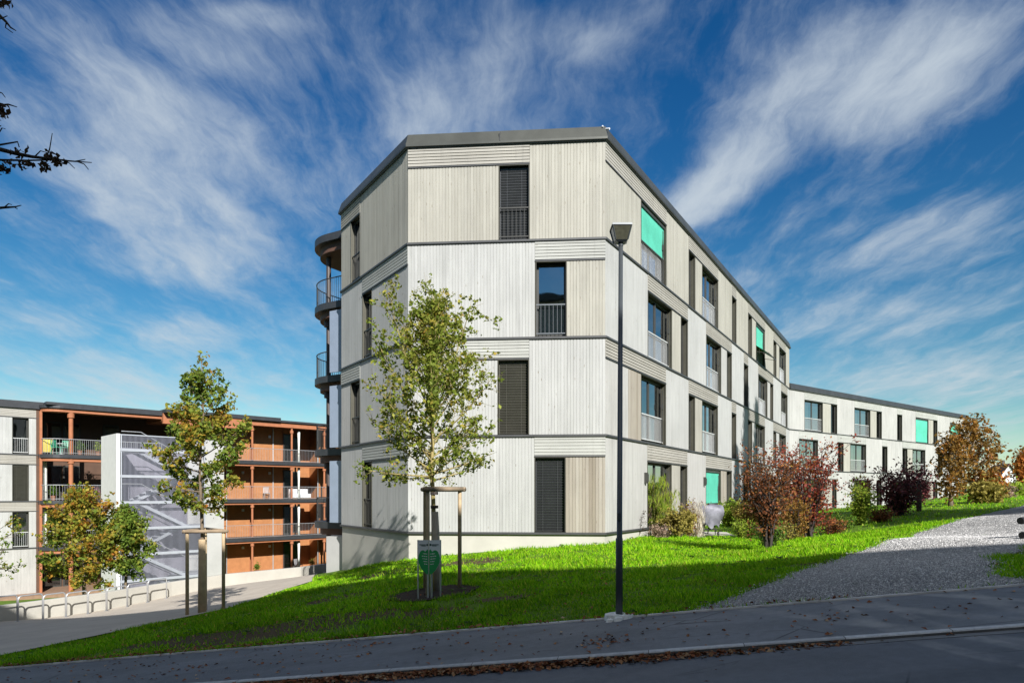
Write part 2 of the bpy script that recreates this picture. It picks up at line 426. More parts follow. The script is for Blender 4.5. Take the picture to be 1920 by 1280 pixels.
# small humps in the turf
hum=np.array([noise.noise((x*.9,y*.9,3.1)) for x,y in zip(gx.ravel(),gy.ravel())]).reshape(gx.shape)
_a,_c=ac(gx,gy); gz=gz+np.where((_c>.8)&(_c<40),hum*.035,0)
nx,ny=len(ax),len(ay)
vs=np.stack([gx.ravel(),gy.ravel(),gz.ravel()],1)
ii=np.arange(nx*ny).reshape(ny,nx); q=np.stack([ii[:-1,:-1],ii[:-1,1:],ii[1:,1:],ii[1:,:-1]],-1).reshape(-1,4)
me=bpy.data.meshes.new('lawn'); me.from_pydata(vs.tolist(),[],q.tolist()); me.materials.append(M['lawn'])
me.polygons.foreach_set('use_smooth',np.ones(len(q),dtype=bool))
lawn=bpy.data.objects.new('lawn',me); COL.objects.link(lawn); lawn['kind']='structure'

# ---- road, kerb, pavement (strips in road coordinates)
def strip(name,secs,a0,a1,st,m,wob=0):
    """secs: list of (c,dz) across; swept along the road"""
    A=np.arange(a0,a1+1e-6,st); v=[]; f=[]; k=len(secs)
    for a in A:
        for c,dz in secs:
            dz=dz(a) if callable(dz) else dz; x,y=xy(a,c+(wob*noise.noise((a*.35,0,5.0)) if wob else 0)); v.append((x,y,float(pav(a,c))+dz))
    for i in range(len(A)-1):
        for j in range(k-1): f.append((i*k+j,(i+1)*k+j,(i+1)*k+j+1,i*k+j+1))
    me=bpy.data.meshes.new(name); me.from_pydata(v,[],f); ms=m if isinstance(m,list) else [m]
    for q in dict.fromkeys(ms): me.materials.append(q)
    if isinstance(m,list):
        un=list(dict.fromkeys(ms)); me.polygons.foreach_set('material_index',np.array([un.index(m[i%(k-1)]) for i in range(len(f))],dtype=np.int32))
    me.update()
    o=bpy.data.objects.new(name,me); COL.objects.link(o); o['kind']='structure'; return o
kx,ky=xy(7,-9)
ruts=[(9.0,7.3,5.0,.15),(9.0,7.3,4.55,.12),(9.6,7.4,4.1,.2),(11.5,11.2,7.6,.2),(11.8,11.2,6.9,.16),(12.5,12.5,9.9,.2)]
M['asphalt']=mat_asphalt('road_asphalt',(.135,.143,.156),ruts)
M['asphalt2']=mat_asphalt('pavement_asphalt',(.160,.168,.180),ruts)
M['kerbface']=simple('shaded_kerb_face',(.12,.12,.118),.9,0,.3,6)  # kerb stone face, its shade put in as a darker colour

def mat_kerb():
    m,nt,out=mat('granite_kerb'); g=N(nt); p=g.pos(); d=g.node('ShaderNodeVectorMath',operation='DOT_PRODUCT'); g.put(d.inputs[0],p); g.put(d.inputs[1],(E[0],E[1],0))
    a=d.outputs['Value']; st=g.white(g.math('FLOOR',a)); fr=g.math('FRACT',a); j=g.math('MULTIPLY',g.math('GREATER_THAN',fr,.005),g.math('LESS_THAN',fr,.995))
    c=scalecol(g,(.60,.60,.59),g.math('MULTIPLY',g.rng(st,0,1,.78,1.08),g.rng(g.noise(p,14,5,.7),.3,.7,.72,1.1)))
    c=g.mix(j,(.16,.155,.15),c); nt.links.new(g.bsdf(c,.85,0,g.bump(g.noise(p,60,3),.3,.01),.3),out.inputs[0]); return m
M['kerbstone']=mat_kerb()
KD=-.062
KA=lambda a: float(np.interp(a,[-10,.8,2.4,6,9],[-.072,-.066,-.034,-.03,-.06]))
def kerbdrop(a): return 0
strip('road',[(KERB-ROADW,KD+.01),(KERB-3.2,KD+.03),(KERB-1.2,lambda a:(KA(a)+KD+.02)/2),(KERB-.22,KA)],-75,75,1.0,M['asphalt'])
strip('gutter',[(KERB-.22,lambda a:KA(a)+.004),(KERB-.06,lambda a:KA(a)-.004)],-75,75,1.0,simple('gutter_stone',(.20,.20,.195),.85,0,.2,4))
strip('kerb',[(KERB-.075,KD-.03),(KERB-.072,-.012),(KERB-.062,.0),(KERB+.012,.004),(KERB+.016,-.02)],-75,75,.5,[M['kerbface'],M['kerbstone'],M['kerbstone'],M['kerbstone']],.035)
strip('pavement',[(KERB-.05,-.015),(KERB+.02,-.004),(-1,.012),(-.03,0.0),(.02,-.06)],-75,75,.5,M['asphalt2'],.02)
strip('edging_strip',[(-.035,.001),(-.03,.022),(.02,.024),(.035,-.05)],-75,75,.5,simple('edging_stone',(.52,.51,.49),.85,0,.35,3),.02)
strip('verge',[(KERB-ROADW-14,.0),(KERB-ROADW-2.2,.0),(KERB-ROADW,.0),(KERB-ROADW,-.2)],-75,75,1.0,M['asphalt2'])

def gpts(l): return [tuple(G(*p))[:2] for p in l]
# ---- gravel path
gl=gpts([(1300,1147),(1345,1131),(1400,1112),(1465,1087),(1530,1062),(1590,1042),(1640,1026),(1720,1000),(1800,976),(1860,961),(1920,948)])
x0,y0=xy(-.6,.0)
end=gl[-1]; far=[(end[0]+8,end[1]+6),(end[0]+20,end[1]+13),(end[0]+32,end[1]+18),(end[0]+33,end[1]+15),(end[0]+18,end[1]+8)]
gr=gpts([(1985,1010),(1915,1031),(1880,1043),(1856,1061),(1872,1076),(1890,1086)])
pe=lambda px,py:None
ax1=xy(6.0,0.015); ax0=xy(.95,0.015)
gravel_poly=[ax0]+gl[1:]+far+[(end[0]-2,end[1]-6)]+gr+[ax1]
gravel_poly=wobble(densify(gravel_poly,.3),.16,1.3,2.0)
sheet('gravel_path',gravel_poly,.3,.02,M['gravel'],subd=1)
# ---- plaza between lawn and the low wall
pl=gpts([(604,1073),(585,1090),(545,1102),(500,1117),(430,1140),(350,1157),(250,1178),(130,1203),(0,1230)])
WALL=[(-24,11.0),(-19.2,17.5)]+[tuple(P(*q))[:2] for q in [(0,1164,22.5),(190,1140,25.7),(322,1119,28.7),(422,1098,31),(564,1082,34),(612,1071,36)]]
plaza_poly=[(-7.6,27.5)]+pl+[(-13,13.6),(-18,11.2),(-23,9.5)]+WALL+[(-8,40),(-3,47),(0,46),(-3,38),(-6.2,31)]
sheet('plaza_paving',plaza_poly,.35,.025,M['paving'])
mc=G(818,1112)
sheet('mulch_bed',wobble([(mc.x-.05+.95*math.cos(t),mc.y+.05+.8*math.sin(t)) for t in np.linspace(0,2*math.pi,40)[:-1]],.25,1.5,4.0),.2,.03,M['mulch'])
terrace_poly=[tuple(P(-140,1110,40.5))[:2],tuple(P(-140,1110,30))[:2],tuple(P(95,1112,36))[:2],tuple(P(150,1110,44))[:2]]
# ------------------------------------------------------------------ buildings
def frameT(o,d):
    d=Vector((d[0],d[1],0)).normalized(); n=Vector((d.y,-d.x,0)); o=Vector((o[0],o[1],0))
    T=lambda u,v,w=0.0: o+d*u+n*w+Vector((0,0,v))
    T.o=o; T.d=d; T.n=n
    return T
def upx(T,px,w=0.0):
    """facade coordinate u of the photograph column px on the plane at offset w"""
    r=(px-HX)/F; o=T.o+T.n*w; return (r*o.y-o.x)/(T.d.x-r*T.d.y)
_bid=[0]
def vpanel(mb,T,u0,u1,v0,v1,mi,bw=.096,g=.010,dep=.012,w=0.0):
    if u1-u0<.02: return
    n=max(1,round((u1-u0)/bw)); s=(u1-u0)/n; _bid[0]+=n+3; b=_bid[0]
    pr=[(u0,-.05,b+.001)]
    for i in range(n):
        a=u0+i*s; e=a+s
        x=g*.5 if i else .002; y=g*.5 if i<n-1 else .002
        if i: pr.append((a+x,-dep,b+i+.02))
        pr.append((a+x+.004,0,b+i+.05)); pr.append((e-y-.004,0,b+i+.95))
        if i<n-1: pr.append((e-y,-dep,b+i+.98))
    pr.append((u1,-.05,b+n-.001))
    for (a,wa,ua),(c,wc,uc) in zip(pr,pr[1:]):
        mb.face([T(a,v0,w+wa),T(c,v0,w+wc),T(c,v1,w+wc),T(a,v1,w+wa)],mi,[(ua,v0+b),(uc,v0+b),(uc,v1+b),(ua,v1+b)])
    for v,k in ((v0,0),(v1,1)):
        mb.face([T(u0,v,w-.05),T(u1,v,w-.05),T(u1,v,w),T(u0,v,w)],mi,[(b+.5,v)]*4)
def hpanel(mb,T,u0,u1,v0,v1,mi,pitch=.10,g=.020,dep=.020,w=.012):
    n=max(2,round((v1-v0)/pitch)); s=(v1-v0)/n; _bid[0]+=n+3; b=_bid[0]; pr=[(v0,-.05,b)]
    for i in range(n):
        a=v0+i*s; pr+= [(a+.002,-dep,b+i+.01),(a+g,-dep,b+i+.05),(a+g+.004,0,b+i+.1),(a+s-.002,0.0,b+i+.95)]
    pr.append((v1,-.05,b+n-.01))
    for (a,wa,ua),(c,wc,uc) in zip(pr,pr[1:]):
        mb.face([T(u0,a,w+wa),T(u1,a,w+wa),T(u1,c,w+wc),T(u0,c,w+wc)],mi,[(ua,u0+b),(ua,u1+b),(uc,u1+b),(uc,u0+b)])
    for u in (u0,u1):
        mb.face([T(u,v0,w-.05),T(u,v1,w-.05),T(u,v1,w),T(u,v0,w)],mi,[(b+.5,0)]*4)

def window(bld,T,u0,u1,v0,v1,kind,depth=.24,label=None):
    """kind: dict(mull=[fractions], rail, blind='venetian'|'green'|None, blindfrac, glass, curtain)"""
    k=kind; mb=MB(); dp=depth; t=.07
    # reveal
    for a,b in (((u0,v0),(u0,v1)),((u0,v1),(u1,v1)),((u1,v1),(u1,v0)),((u1,v0),(u0,v0))):
        mb.face([T(a[0],a[1],.01),T(b[0],b[1],.01),T(b[0],b[1],-dp-.08),T(a[0],a[1],-dp-.08)],0)
    # thin metal edge round the opening
    e=.022
    for q in ((u0,u0+e,v0,v1),(u1-e,u1,v0,v1),(u0+e,u1-e,v1-e,v1)):
        mb.fbox(T,q[0],q[1],q[2],q[3],-.03,.014,0)
    # frame
    a0,a1,b0,b1=u0+e,u1-e,v0+.02,v1-e
    mb.fbox(T,a0,a0+t,b0,b1,-dp-.05,-dp+.02,1); mb.fbox(T,a1-t,a1,b0,b1,-dp-.05,-dp+.02,1)
    mb.fbox(T,a0+t,a1-t,b0,b0+t,-dp-.05,-dp+.02,1); mb.fbox(T,a0+t,a1-t,b1-t,b1,-dp-.05,-dp+.02,1)
    xs=[a0+t]
    for fr in k.get('mull',[]):
        x=a0+(a1-a0)*fr; mb.fbox(T,x-.05,x+.05,b0+t,b1-t,-dp-.05,-dp+.02,1); xs+=[x-.05,x+.05]
    xs.append(a1-t)
    # room behind
    R=1.6; ra,rb=u0+.0,u1-.0
    for q in ([(ra,v0),(rb,v0)],[(rb,v0),(rb,v1)],[(rb,v1),(ra,v1)],[(ra,v1),(ra,v0)]):
        (p0,q0),(p1,q1)=q
        mb.face([T(p0,q0,-dp-.08),T(p1,q1,-dp-.08),T(p1,q1,-R),T(p0,q0,-R)],2)
    mb.face([T(ra,v0,-R),T(rb,v0,-R),T(rb,v1,-R),T(ra,v1,-R)],2)
    o=mb.build('window',[M['reveal'],M['frame'],M['room']],bld)
    for i in range(0,len(xs),2):
        pm=MB(); pm.face([T(xs[i],b0+t,-dp-.015),T(xs[i+1],b0+t,-dp-.015),T(xs[i+1],b1-t,-dp-.015),T(xs[i],b1-t,-dp-.015)])
        pm.build('pane',M[k.get('glass','glass')],o)
    if k.get('curtain'):
        for c0,c1 in k['curtain']:
            cm=MB(); n=max(6,int((c1-c0)*(a1-a0)/.045)); pr=[]
            for i in range(n+1):
                u=a0+(a1-a0)*(c0+(c1-c0)*i/n); pr.append((u,-dp-.2-.03*math.sin(i*1.9)-.015*math.sin(i*.7)))
            for (a,wa),(c,wc) in zip(pr,pr[1:]): cm.face([T(a,v0+.05,wa),T(c,v0+.05,wc),T(c,v1-.05,wc),T(a,v1-.05,wa)])
            cm.build('curtain',M['curtain'],o,True)
    if k.get('rail'):
        rm=MB(); w=k.get('railw',-.06); top=v0+.98
        if k['rail']=='bars':
            rm.fbox(T,u0+e,u1-e,top-.035,top,w-.02,w+.02); rm.fbox(T,u0+e,u1-e,v0+.08,v0+.11,w-.015,w+.015)
            n=max(4,round((u1-u0)/.13))
            for i in range(n+1):
                u=u0+e+.015+(u1-u0-2*e-.03)*i/n; rm.fbox(T,u-.005,u+.005,v0+.11,top-.035,w-.006,w+.006)
        rm.build('railing',M[k.get('railm','railw')],o)
    bl=k.get('blind')
    if bl and bl.startswith('venetian'):
        bm=MB(); h=(v1-v0)*k.get('blindfrac',1.0); n=int(h/.08); w=-dp+.075
        bm.fbox(T,a0+.02,a1-.02,b1-.08,b1,w-.04,w+.04)
        for i in range(n):
            v=b1-.1-i*.08
            if v<b0+.03: break
            bm.face([T(a0+.03,v,w+.03),T(a1-.03,v,w+.03),T(a1-.03,v-.068,w-.022),T(a0+.03,v-.068,w-.022)])
            bm.fbox(T,a0+.03,a1-.03,v-.003,v+.006,w+.026,w+.034)
        for u in (a0+.02,a1-.02): bm.fbox(T,u-.012,u+.012,b0,b1,w-.02,w+.02)
        for u in (a0+(a1-a0)*.25,a0+(a1-a0)*.75): bm.fbox(T,u-.004,u+.004,b0,b1,w+.034,w+.04)
        bm.build('blind',M['blind_o' if bl.endswith('olive') else 'blind'],o)
    if bl=='green':
        bm=MB(); h=(v1-v0)*k.get('blindfrac',.6); w=-.085; top=v1-.12; bot=v1-h
        if k.get('awning'):
            bm.face([T(a0+.03,top,w),T(a1-.03,top,w),T(a1-.03,bot+.1,w),T(a0+.03,bot+.1,w)],0)
            bm.face([T(a0+.03,bot+.1,w),T(a1-.03,bot+.1,w),T(a1-.03,bot-.45,w+.75),T(a0+.03,bot-.45,w+.75)],0)
            bm.fbox(T,a0,a1,bot-.49,bot-.45,w+.72,w+.78,1)
            for u in (a0+.02,a1-.02): bm.bar(T(u,bot-.3,-.05),T(u,bot-.47,w+.75),.025,.025,1)
        else:
            n=8
            for i in range(n):
                p=top+(bot-top)*i/n; q_=top+(bot-top)*(i+1)/n; s0=.012*math.sin(i*.8); s1=.012*math.sin((i+1)*.8)
                bm.face([T(a0+.03,p,w+s0),T(a1-.03,p,w+s0),T(a1-.03,q_,w+s1),T(a0+.03,q_,w+s1)],0)
            bm.fbox(T,a0+.02,a1-.02,bot-.04,bot,w-.015,w+.015,1)
        bm.fbox(T,a0+.01,a1-.01,top-.02,v1-.025,w-.05,w+.05,1)
        for u in (a0+.012,a1-.012): bm.fbox(T,u-.01,u+.01,v0+.02,v1-.1,w-.01,w+.01,1)
        bm.build('blind',[M['green'],M['frame']],o)
    if k.get('shutter_rod'):
        rm=MB(); w=-.07; u=a1-.16
        rm.fbox(T,u-.015,u+.015,v0+.1,v1-.25,w-.015,w+.015); rm.fbox(T,u-.05,u+.02,v0+1.3,v0+1.5,w-.03,w+.03)
        rm.build('shutter_guide',M['frame'],o)
    if label: o['label']=label
    return o

def ring(mb,poly,prof,mi=0,closed=False):
    """sweep profile [(offset,z)] along the polyline with mitred corners; outward = right of direction"""
    n=len(poly); offs=[]
    P2=[Vector((p[0],p[1])) for p in poly]
    def nrm(a,b): d=(b-a).normalized(); return Vector((d.y,-d.x))
    for i in range(n):
        if closed or 0<i<n-1:
            n0=nrm(P2[i-1],P2[i]); n1=nrm(P2[i],P2[(i+1)%n]); m=(n0+n1); m=m/ (m.length_squared/2) if m.length>1e-6 else n0
        elif i==0: m=nrm(P2[0],P2[1])
        else: m=nrm(P2[-2],P2[-1])
        offs.append(m)
    k=len(prof); vs=[]
    for i in range(n):
        for o,z in prof: q=P2[i]+offs[i]*o; vs.append((q.x,q.y,z))
    fs=[]
    for i in range(n if closed else n-1):
        j=(i+1)%n
        for a in range(k-1): fs.append((i*k+a,j*k+a,j*k+a+1,i*k+a+1))
    if not closed:
        fs.append(tuple(range(k))); fs.append(tuple((n-1)*k+a for a in range(k))[::-1])
    mb.idx(vs,fs,mi)

SH=2.94; BASE=-1.16
LV=[BASE+SH*i for i in range(5)]      # storey levels of the tall block
EAVE=LV[4]
pL_end=(-6.46,25.83); pL=(-3.18,20.88); pR=(2.79,20.4); 
dR=Vector((760,1280)).normalized(); pR_end=(2.79+dR.x*34.1,20.4+dR.y*34.1)
Tfront=frameT(pL,(pR[0]-pL[0],pR[1]-pL[1])); WF=math.hypot(pR[0]-pL[0],pR[1]-pL[1])
Tleft=frameT(pL_end,(pL[0]-pL_end[0],pL[1]-pL_end[1])); WL=math.hypot(pL[0]-pL_end[0],pL[1]-pL_end[1])
Tright=frameT(pR,dR); WR=34.1
STRIP=.60; LG=.075
VK=dict(blind='venetian'); 

def storey(bld,T,v0,v1,cells,depth=.24,bw=.096,g=.010,dep=.012):
    """cells in facade metres: ('P',u0,u1,mat) full-height boards; ('S',u0,u1,slatmat,[('P',..)|('W',u0,u1,kind)])"""
    mats=['white','beige','cream','brown','slat_w','slat_b']
    top=v1-LG; vs=top-STRIP
    def wall(u0,u1,t,m):
        if u1-u0<.02: return
        q=MB(); vpanel(q,T,u0,u1,v0,t,0,bw,g,dep); q.build('wall_panel',[M[m]],bld)
    for c in cells:
        if c[0]=='P': wall(c[1],c[2],top,c[3])
        else:
            sp=MB(); hpanel(sp,T,c[1],c[2],vs+.035,top,0); o=sp.build('slatted_spandrel',[M[c[3]]],bld)
            sp=MB(); sp.fbox(T,c[1],c[2],vs,vs+.035,-.05,.03); sp.build('drip_edge',M['ledge'],o)
            for d in c[4]:
                if d[0]=='P': wall(d[1],d[2],vs,d[3])
                else: window(bld,T,d[1],d[2],v0+.01,vs,d[3],depth)

bld=thing('apartment_building','tall four-storey apartment block in whitish vertical boards, its corner facing the street','apartment building',(0,22,-2))
# front facade -------------------------------------------------------------
fu=lambda px:(px-765)/370.0*WF
ven=dict(blind='venetian',glass='glass'); 
w_s1=dict(blind='venetian',curtain=[(.1,.95)])
storey(bld,Tfront,LV[3],LV[4],[('S',0,fu(995),'slat_b',[('P',0,fu(937),'beige'),('W',fu(937),fu(995),dict(blind='venetian',rail='bars',railm='frame',railw=-.03))]),('P',fu(995),WF,'beige')])
storey(bld,Tfront,LV[2],LV[3],[('P',0,fu(1005),'white'),('S',fu(1005),WF,'slat_w',[('W',fu(1006),fu(1064),dict(rail='bars',railm='rail_d',glass='glass_sky')),('P',fu(1064),WF,'beige')])])
storey(bld,Tfront,LV[1],LV[2],[('S',0,fu(994),'slat_w',[('P',0,fu(935),'white'),('W',fu(935),fu(994),dict(blind='venetian_olive'))]),('P',fu(994),WF,'white')])
storey(bld,Tfront,LV[0],LV[1],[('P',0,fu(1004),'white'),('S',fu(1004),WF,'slat_w',[('W',fu(1004),fu(1062),w_s1),('P',fu(1062),WF,'brown')])])
# left facade: u measured from the rear corner ----------------------------------
t2u=lambda t:WL-t
wn_=dict(rail='bars',railm='frame',railw=-.03)
A1,A2=t2u(4.92),t2u(3.99); B1,B2=t2u(3.76),t2u(2.89)
wl=dict(rail='bars',railm='frame',railw=-.06)
storey(bld,Tleft,LV[3],LV[4],[('S',0,A2,'slat_b',[('P',0,A1,'beige'),('W',A1,A2,wl)]),('P',A2,WL,'beige')],depth=.15)
storey(bld,Tleft,LV[2],LV[3],[('P',0,B1,'white'),('S',B1,WL,'slat_w',[('W',B1,B2,wl),('P',B2,WL,'white')])],depth=.15)
storey(bld,Tleft,LV[1],LV[2],[('S',0,A2,'slat_w',[('P',0,A1,'cream'),('W',A1,A2,wl)]),('P',A2,WL,'white')],depth=.15)
storey(bld,Tleft,LV[0],LV[1],[('P',0,B1,'white'),('S',B1,WL,'slat_w',[('W',B1,B2,wl),('P',B2,WL,'white')])],depth=.15)
# right facade: crop columns -> u -----------------------------------------------
c2u=lambda c: 0.0 if c<=50 else min(WR,upx(Tright,1120+c/3.368))
def row(spec,pm,sm):
    """spec: list of ('P',c0,c1[,mat]) / ('S',c0,c1,[items]) in crop pixels"""
    out=[]
    for s in spec:
        if s[0]=='P': out.append(('P',c2u(s[1]),c2u(s[2]),s[3] if len(s)>3 else pm))
        else:
            out.append(('S',c2u(s[1]),c2u(s[2]),sm,[('P',c2u(i[1]),c2u(i[2]),i[3] if len(i)>3 else pm) if i[0]=='P' else ('W',c2u(i[1]),c2u(i[2]),i[3]) for i in s[3]]))
    return out
big=lambda **k: dict(dict(glass='glass_r',mull=[.48],rail='bars',railm='railw',railw=-.12,shutter_rod=True,curtain=[(.5,.95)]),**k)
nar=dict(); narc=dict(curtain=[(.1,.9)])
R4=[('S',50,435,[('P',50,275),('W',275,435,big(blind='green',blindfrac=.56))]),('P',435,577),
    ('S',577,762,[('W',577,617,nar),('P',617,661),('W',661,762,big(curtain=[(.0,.4)]))]),('P',762,850),('S',850,877,[('W',850,877,nar)]),('P',877,952),
    ('S',952,1057,[('W',952,976,nar),('P',976,1002),('W',1002,1057,big(blind='green',blindfrac=.62,awning=True))]),('P',1057,1112),
    ('S',1112,1190,[('W',1112,1130,nar),('P',1130,1148),('W',1148,1190,big())]),('P',1190,1300)]
R3=[('P',50,318),('S',318,570,[('W',318,470,big(glass='glass_sky')),('P',470,527,'beige'),('W',527,570,narc)]),('P',570,687),
    ('S',687,848,[('W',687,781,big()),('P',781,818,'cream'),('W',818,848,nar)]),('P',848,925),('S',925,952,[('W',925,952,nar)]),('P',952,1016),
    ('S',1016,1110,[('W',1016,1073,big()),('P',1073,1091,'cream'),('W',1091,1110,nar)]),('P',1110,1160),('S',1160,1200,[('W',1160,1200,big())]),('P',1200,1300)]
R2=[('S',50,432,[('P',50,195,'cream'),('P',195,275,'brown'),('W',275,432,big(glass='glass_sky',curtain=[(.3,.5)]))]),('P',432,576),
    ('S',576,760,[('W',576,616,narc),('P',616,661,'beige'),('W',661,760,big())]),('P',760,848),('S',848,876,[('W',848,876,nar)]),('P',876,951),
    ('S',951,1057,[('W',951,977,nar),('P',977,1001,'cream'),('W',1001,1057,big())]),('P',1057,1111),
    ('S',1111,1190,[('W',1111,1129,nar),('P',1129,1148),('W',1148,1190,big())]),('P',1190,1300)]
R1=[('P',50,315),('S',315,567,[('W',315,468,big(rail=None)),('P',468,523,'beige'),('W',523,567,narc)]),('P',567,685),
    ('S',685,848,[('W',685,779,big(blind='green',blindfrac=.68,rail=None)),('P',779,816,'brown'),('W',816,848,nar)]),('P',848,922),('S',922,951,[('W',922,951,nar)]),('P',951,1013),
    ('S',1013,1108,[('W',1013,1071,big(rail=None)),('P',1071,1090,'cream'),('W',1090,1108,nar)]),('P',1108,1158),('S',1158,1200,[('W',1158,1200,big(rail=None))]),('P',1200,1300)]
storey(bld,Tright,LV[3],LV[4],row(R4,'beige','slat_b'),depth=.19)
storey(bld,Tright,LV[2],LV[3],row(R3,'white','slat_b'),depth=.19)
storey(bld,Tright,LV[1],LV[2],row(R2,'white','slat_b'),depth=.19)
storey(bld,Tright,LV[0],LV[1],row(R1,'cream','slat_b'),depth=.19)
# ledges, plinth, roof -----------------------------------------------------------
nR=Vector((-dR.y,dR.x)); WID=10.7
rear_dir=dR
pBL=(pL_end[0]+dR.x*27,pL_end[1]+dR.y*27); pBR=(pR_end[0]+nR.x*WID,pR_end[1]+nR.y*WID)
line=[pL_end,pL,pR,pR_end]; full=[pL_end,pL,pR,pR_end,pBR]
lm=MB()
for i in range(4):
    z=LV[i]; ring(lm,full,[(-.06,z-LG),(.045,z-LG),(.05,z-LG+.012),(.05,z-.012),(.03,z),(-.06,z)],0,True)
lm.build('storey_ledge',M['ledge'],bld)
pm=MB(); ring(pm,full,[(-.03,-7.5),(-.03,LV[0]-LG)],0,True); pm.build('plinth',M['concrete'],bld)
rm=MB(); ring(rm,full,[(-.06,EAVE-LG),(.055,EAVE-LG),(.06,EAVE-.05),(.10,EAVE-.045),(.10,EAVE+.02),(.0,EAVE+.36),(-.12,EAVE+.37),(-.2,EAVE+.2),(-1.2,EAVE+.15)],0,True)
rm.build('roof_edge',M['fascia'],bld)
rr=MB(); rr.face([(p[0],p[1],EAVE+.12) for p in full]); rr.build('roof',M['roof'],bld)
bw=MB()   # rear and inner walls (plain boards)
Tback=frameT(pBR,(pL_end[0]-pBR[0],pL_end[1]-pBR[1])); WB=math.hypot(pL_end[0]-pBR[0],pL_end[1]-pBR[1])
for i in range(4): vpanel(bw,Tback,0,WB,LV[i],LV[i+1]-LG,1,.3)
Tend=frameT(pR_end,(pBR[0]-pR_end[0],pBR[1]-pR_end[1]))
for i in range(4): vpanel(bw,Tend,0,WID,LV[i],LV[i+1]-LG,1,.2)
bw.build('rear_wall',[M['white'],M['beige']],bld)
# joints in the roof edge metal
jm=MB()
for u in (fu(940),):
    jm.fbox(Tfront,u-.012,u+.012,EAVE+.02,EAVE+.30,.02,.112)
for k in range(1,9): jm.fbox(Tright,k*3.9-.012,k*3.9+.012,EAVE-.04,EAVE+.02,.09,.106)
jm.build('roof_edge_joint',M['dark'],bld)
# wall lamps beside the ground-floor doors
for c in (300,672):
    u=c2u(c); wl_=MB(); wl_.fbox(Tright,u-.06,u+.06,.35,.72,0.0,.10); wl_.fbox(Tright,u-.04,u+.04,.40,.67,.10,.13); wl_.build('wall_lamp',M['frame'],bld)
# round-ended balconies on the rear-left side -----------------------------------------
Trear=frameT((pL_end[0]+dR.x*12,pL_end[1]+dR.y*12),(-dR.x,-dR.y))   # outward normal points left
def rear(along,out,z): return Vector((pL_end[0]+dR.x*along+nR.x*out,pL_end[1]+dR.y*along+nR.y*out,z))
def bal_outline(rad,out,inset=0.0,n=16):
    pts=[]; c_al,c_out=2.6,out-rad
    r=rad-inset
    pts.append((c_al-r,0.0))
    for i in range(n+1):
        a=math.pi+ (-math.pi/2)*i/n      # from -along to +out
        pts.append((c_al+r*math.cos(a),max(0.0,c_out+r*math.sin(a))))
    pts.append((9.5-inset,out-inset)); pts.append((9.5-inset,0.0)); return pts
RAD,OUT=1.7,3.4
def slab(z0,z1,inset,name,m,parent=None):
    s=MB(); poly=[rear(a,o,0) for a,o in bal_outline(RAD,OUT,inset)]; s.prism([(p.x,p.y) for p in poly],z0,z1); return s.build(name,m,parent if parent is not None else bld)
for i,z in enumerate(LV):
    if i==4:
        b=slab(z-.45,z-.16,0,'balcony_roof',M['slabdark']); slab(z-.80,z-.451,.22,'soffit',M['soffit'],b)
        continue
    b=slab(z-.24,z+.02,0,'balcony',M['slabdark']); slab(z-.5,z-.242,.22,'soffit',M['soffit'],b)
    r_=MB(); ol=[rear(a,o,0) for a,o in bal_outline(RAD,OUT,.08)][:-1]
    dl=densify([(p.x,p.y) for p in ol],.11,False)
    for p in dl: r_.box((p[0]-.007,p[1]-.007,z+.02),(p[0]+.007,p[1]+.007,z+1.0))
    r_.tube([(p.x,p.y,z+1.0) for p in ol],.022,6)
    r_.build('balcony_railing',M['dark'],b)
cm=MB()
for al in (1.6,4.6,7.6):
    q=rear(al,2.3,0); cm.tube([(q.x,q.y,-5.2),(q.x,q.y,EAVE-.5)],.10,12)
    for z in LV[1:]+[EAVE]: cm.tube([(q.x,q.y,z-.75),(q.x,q.y,z-.5)],.19,12)
cm.build('balcony_column',M['brown_col'],bld)
sc_=MB()
for i in range(3):
    a=rear(.5,.0,0); b=rear(.5,1.12,0); sc_.prism([(a.x,a.y),(b.x,b.y),(b.x+dR.x*.06,b.y+dR.y*.06),(a.x+dR.x*.06,a.y+dR.y*.06)],LV[i]+.03,LV[i+1]-.5)
sc_.build('privacy_screen',simple('privacy_screen_panel',(.24,.29,.37),.25,0,.06),bld)
lw=MB(); a=rear(.5,.0,0); b=rear(.5,1.3,0); lw.prism([(a.x,a.y),(b.x,b.y),(b.x+dR.x*.2,b.y+dR.y*.2),(a.x+dR.x*.2,a.y+dR.y*.2)],-6,LV[0]-.52)
lw.build('basement_pier',M['conc_grey'],bld)

# ------------------------------------------------------------------ the long lower wing
wing=thing('apartment_wing','long three-storey grey-white apartment wing receding behind the red shrubs on the right','apartment building',(28,55,-2))
dW=Vector((1662,1280)).normalized(); pW0=(pR_end[0]-dW.x*.02,pR_end[1]-dW.y*.02); WW=33.5
Twing=frameT(pW0,dW)
w2u=lambda c: 0.03 if c<=40 else min(WW,upx(Twing,1470+c/4.267))
def wrow(spec,pm):
    out=[]
    for s in spec:
        if s[0]=='P': out.append(('P',w2u(s[1]),w2u(s[2]),s[3] if len(s)>3 else pm))
        else: out.append(('S',w2u(s[1]),w2u(s[2]),'slat_w',[('P',w2u(i[1]),w2u(i[2]),i[3] if len(i)>3 else pm) if i[0]=='P' else ('W',w2u(i[1]),w2u(i[2]),i[3]) for i in s[2+1]]))
    return out
bw_=lambda **k: dict(dict(glass='glass_r',mull=[.5],rail='bars',railw=-.12,curtain=[(.02,.45),(.55,.98)]),**k)
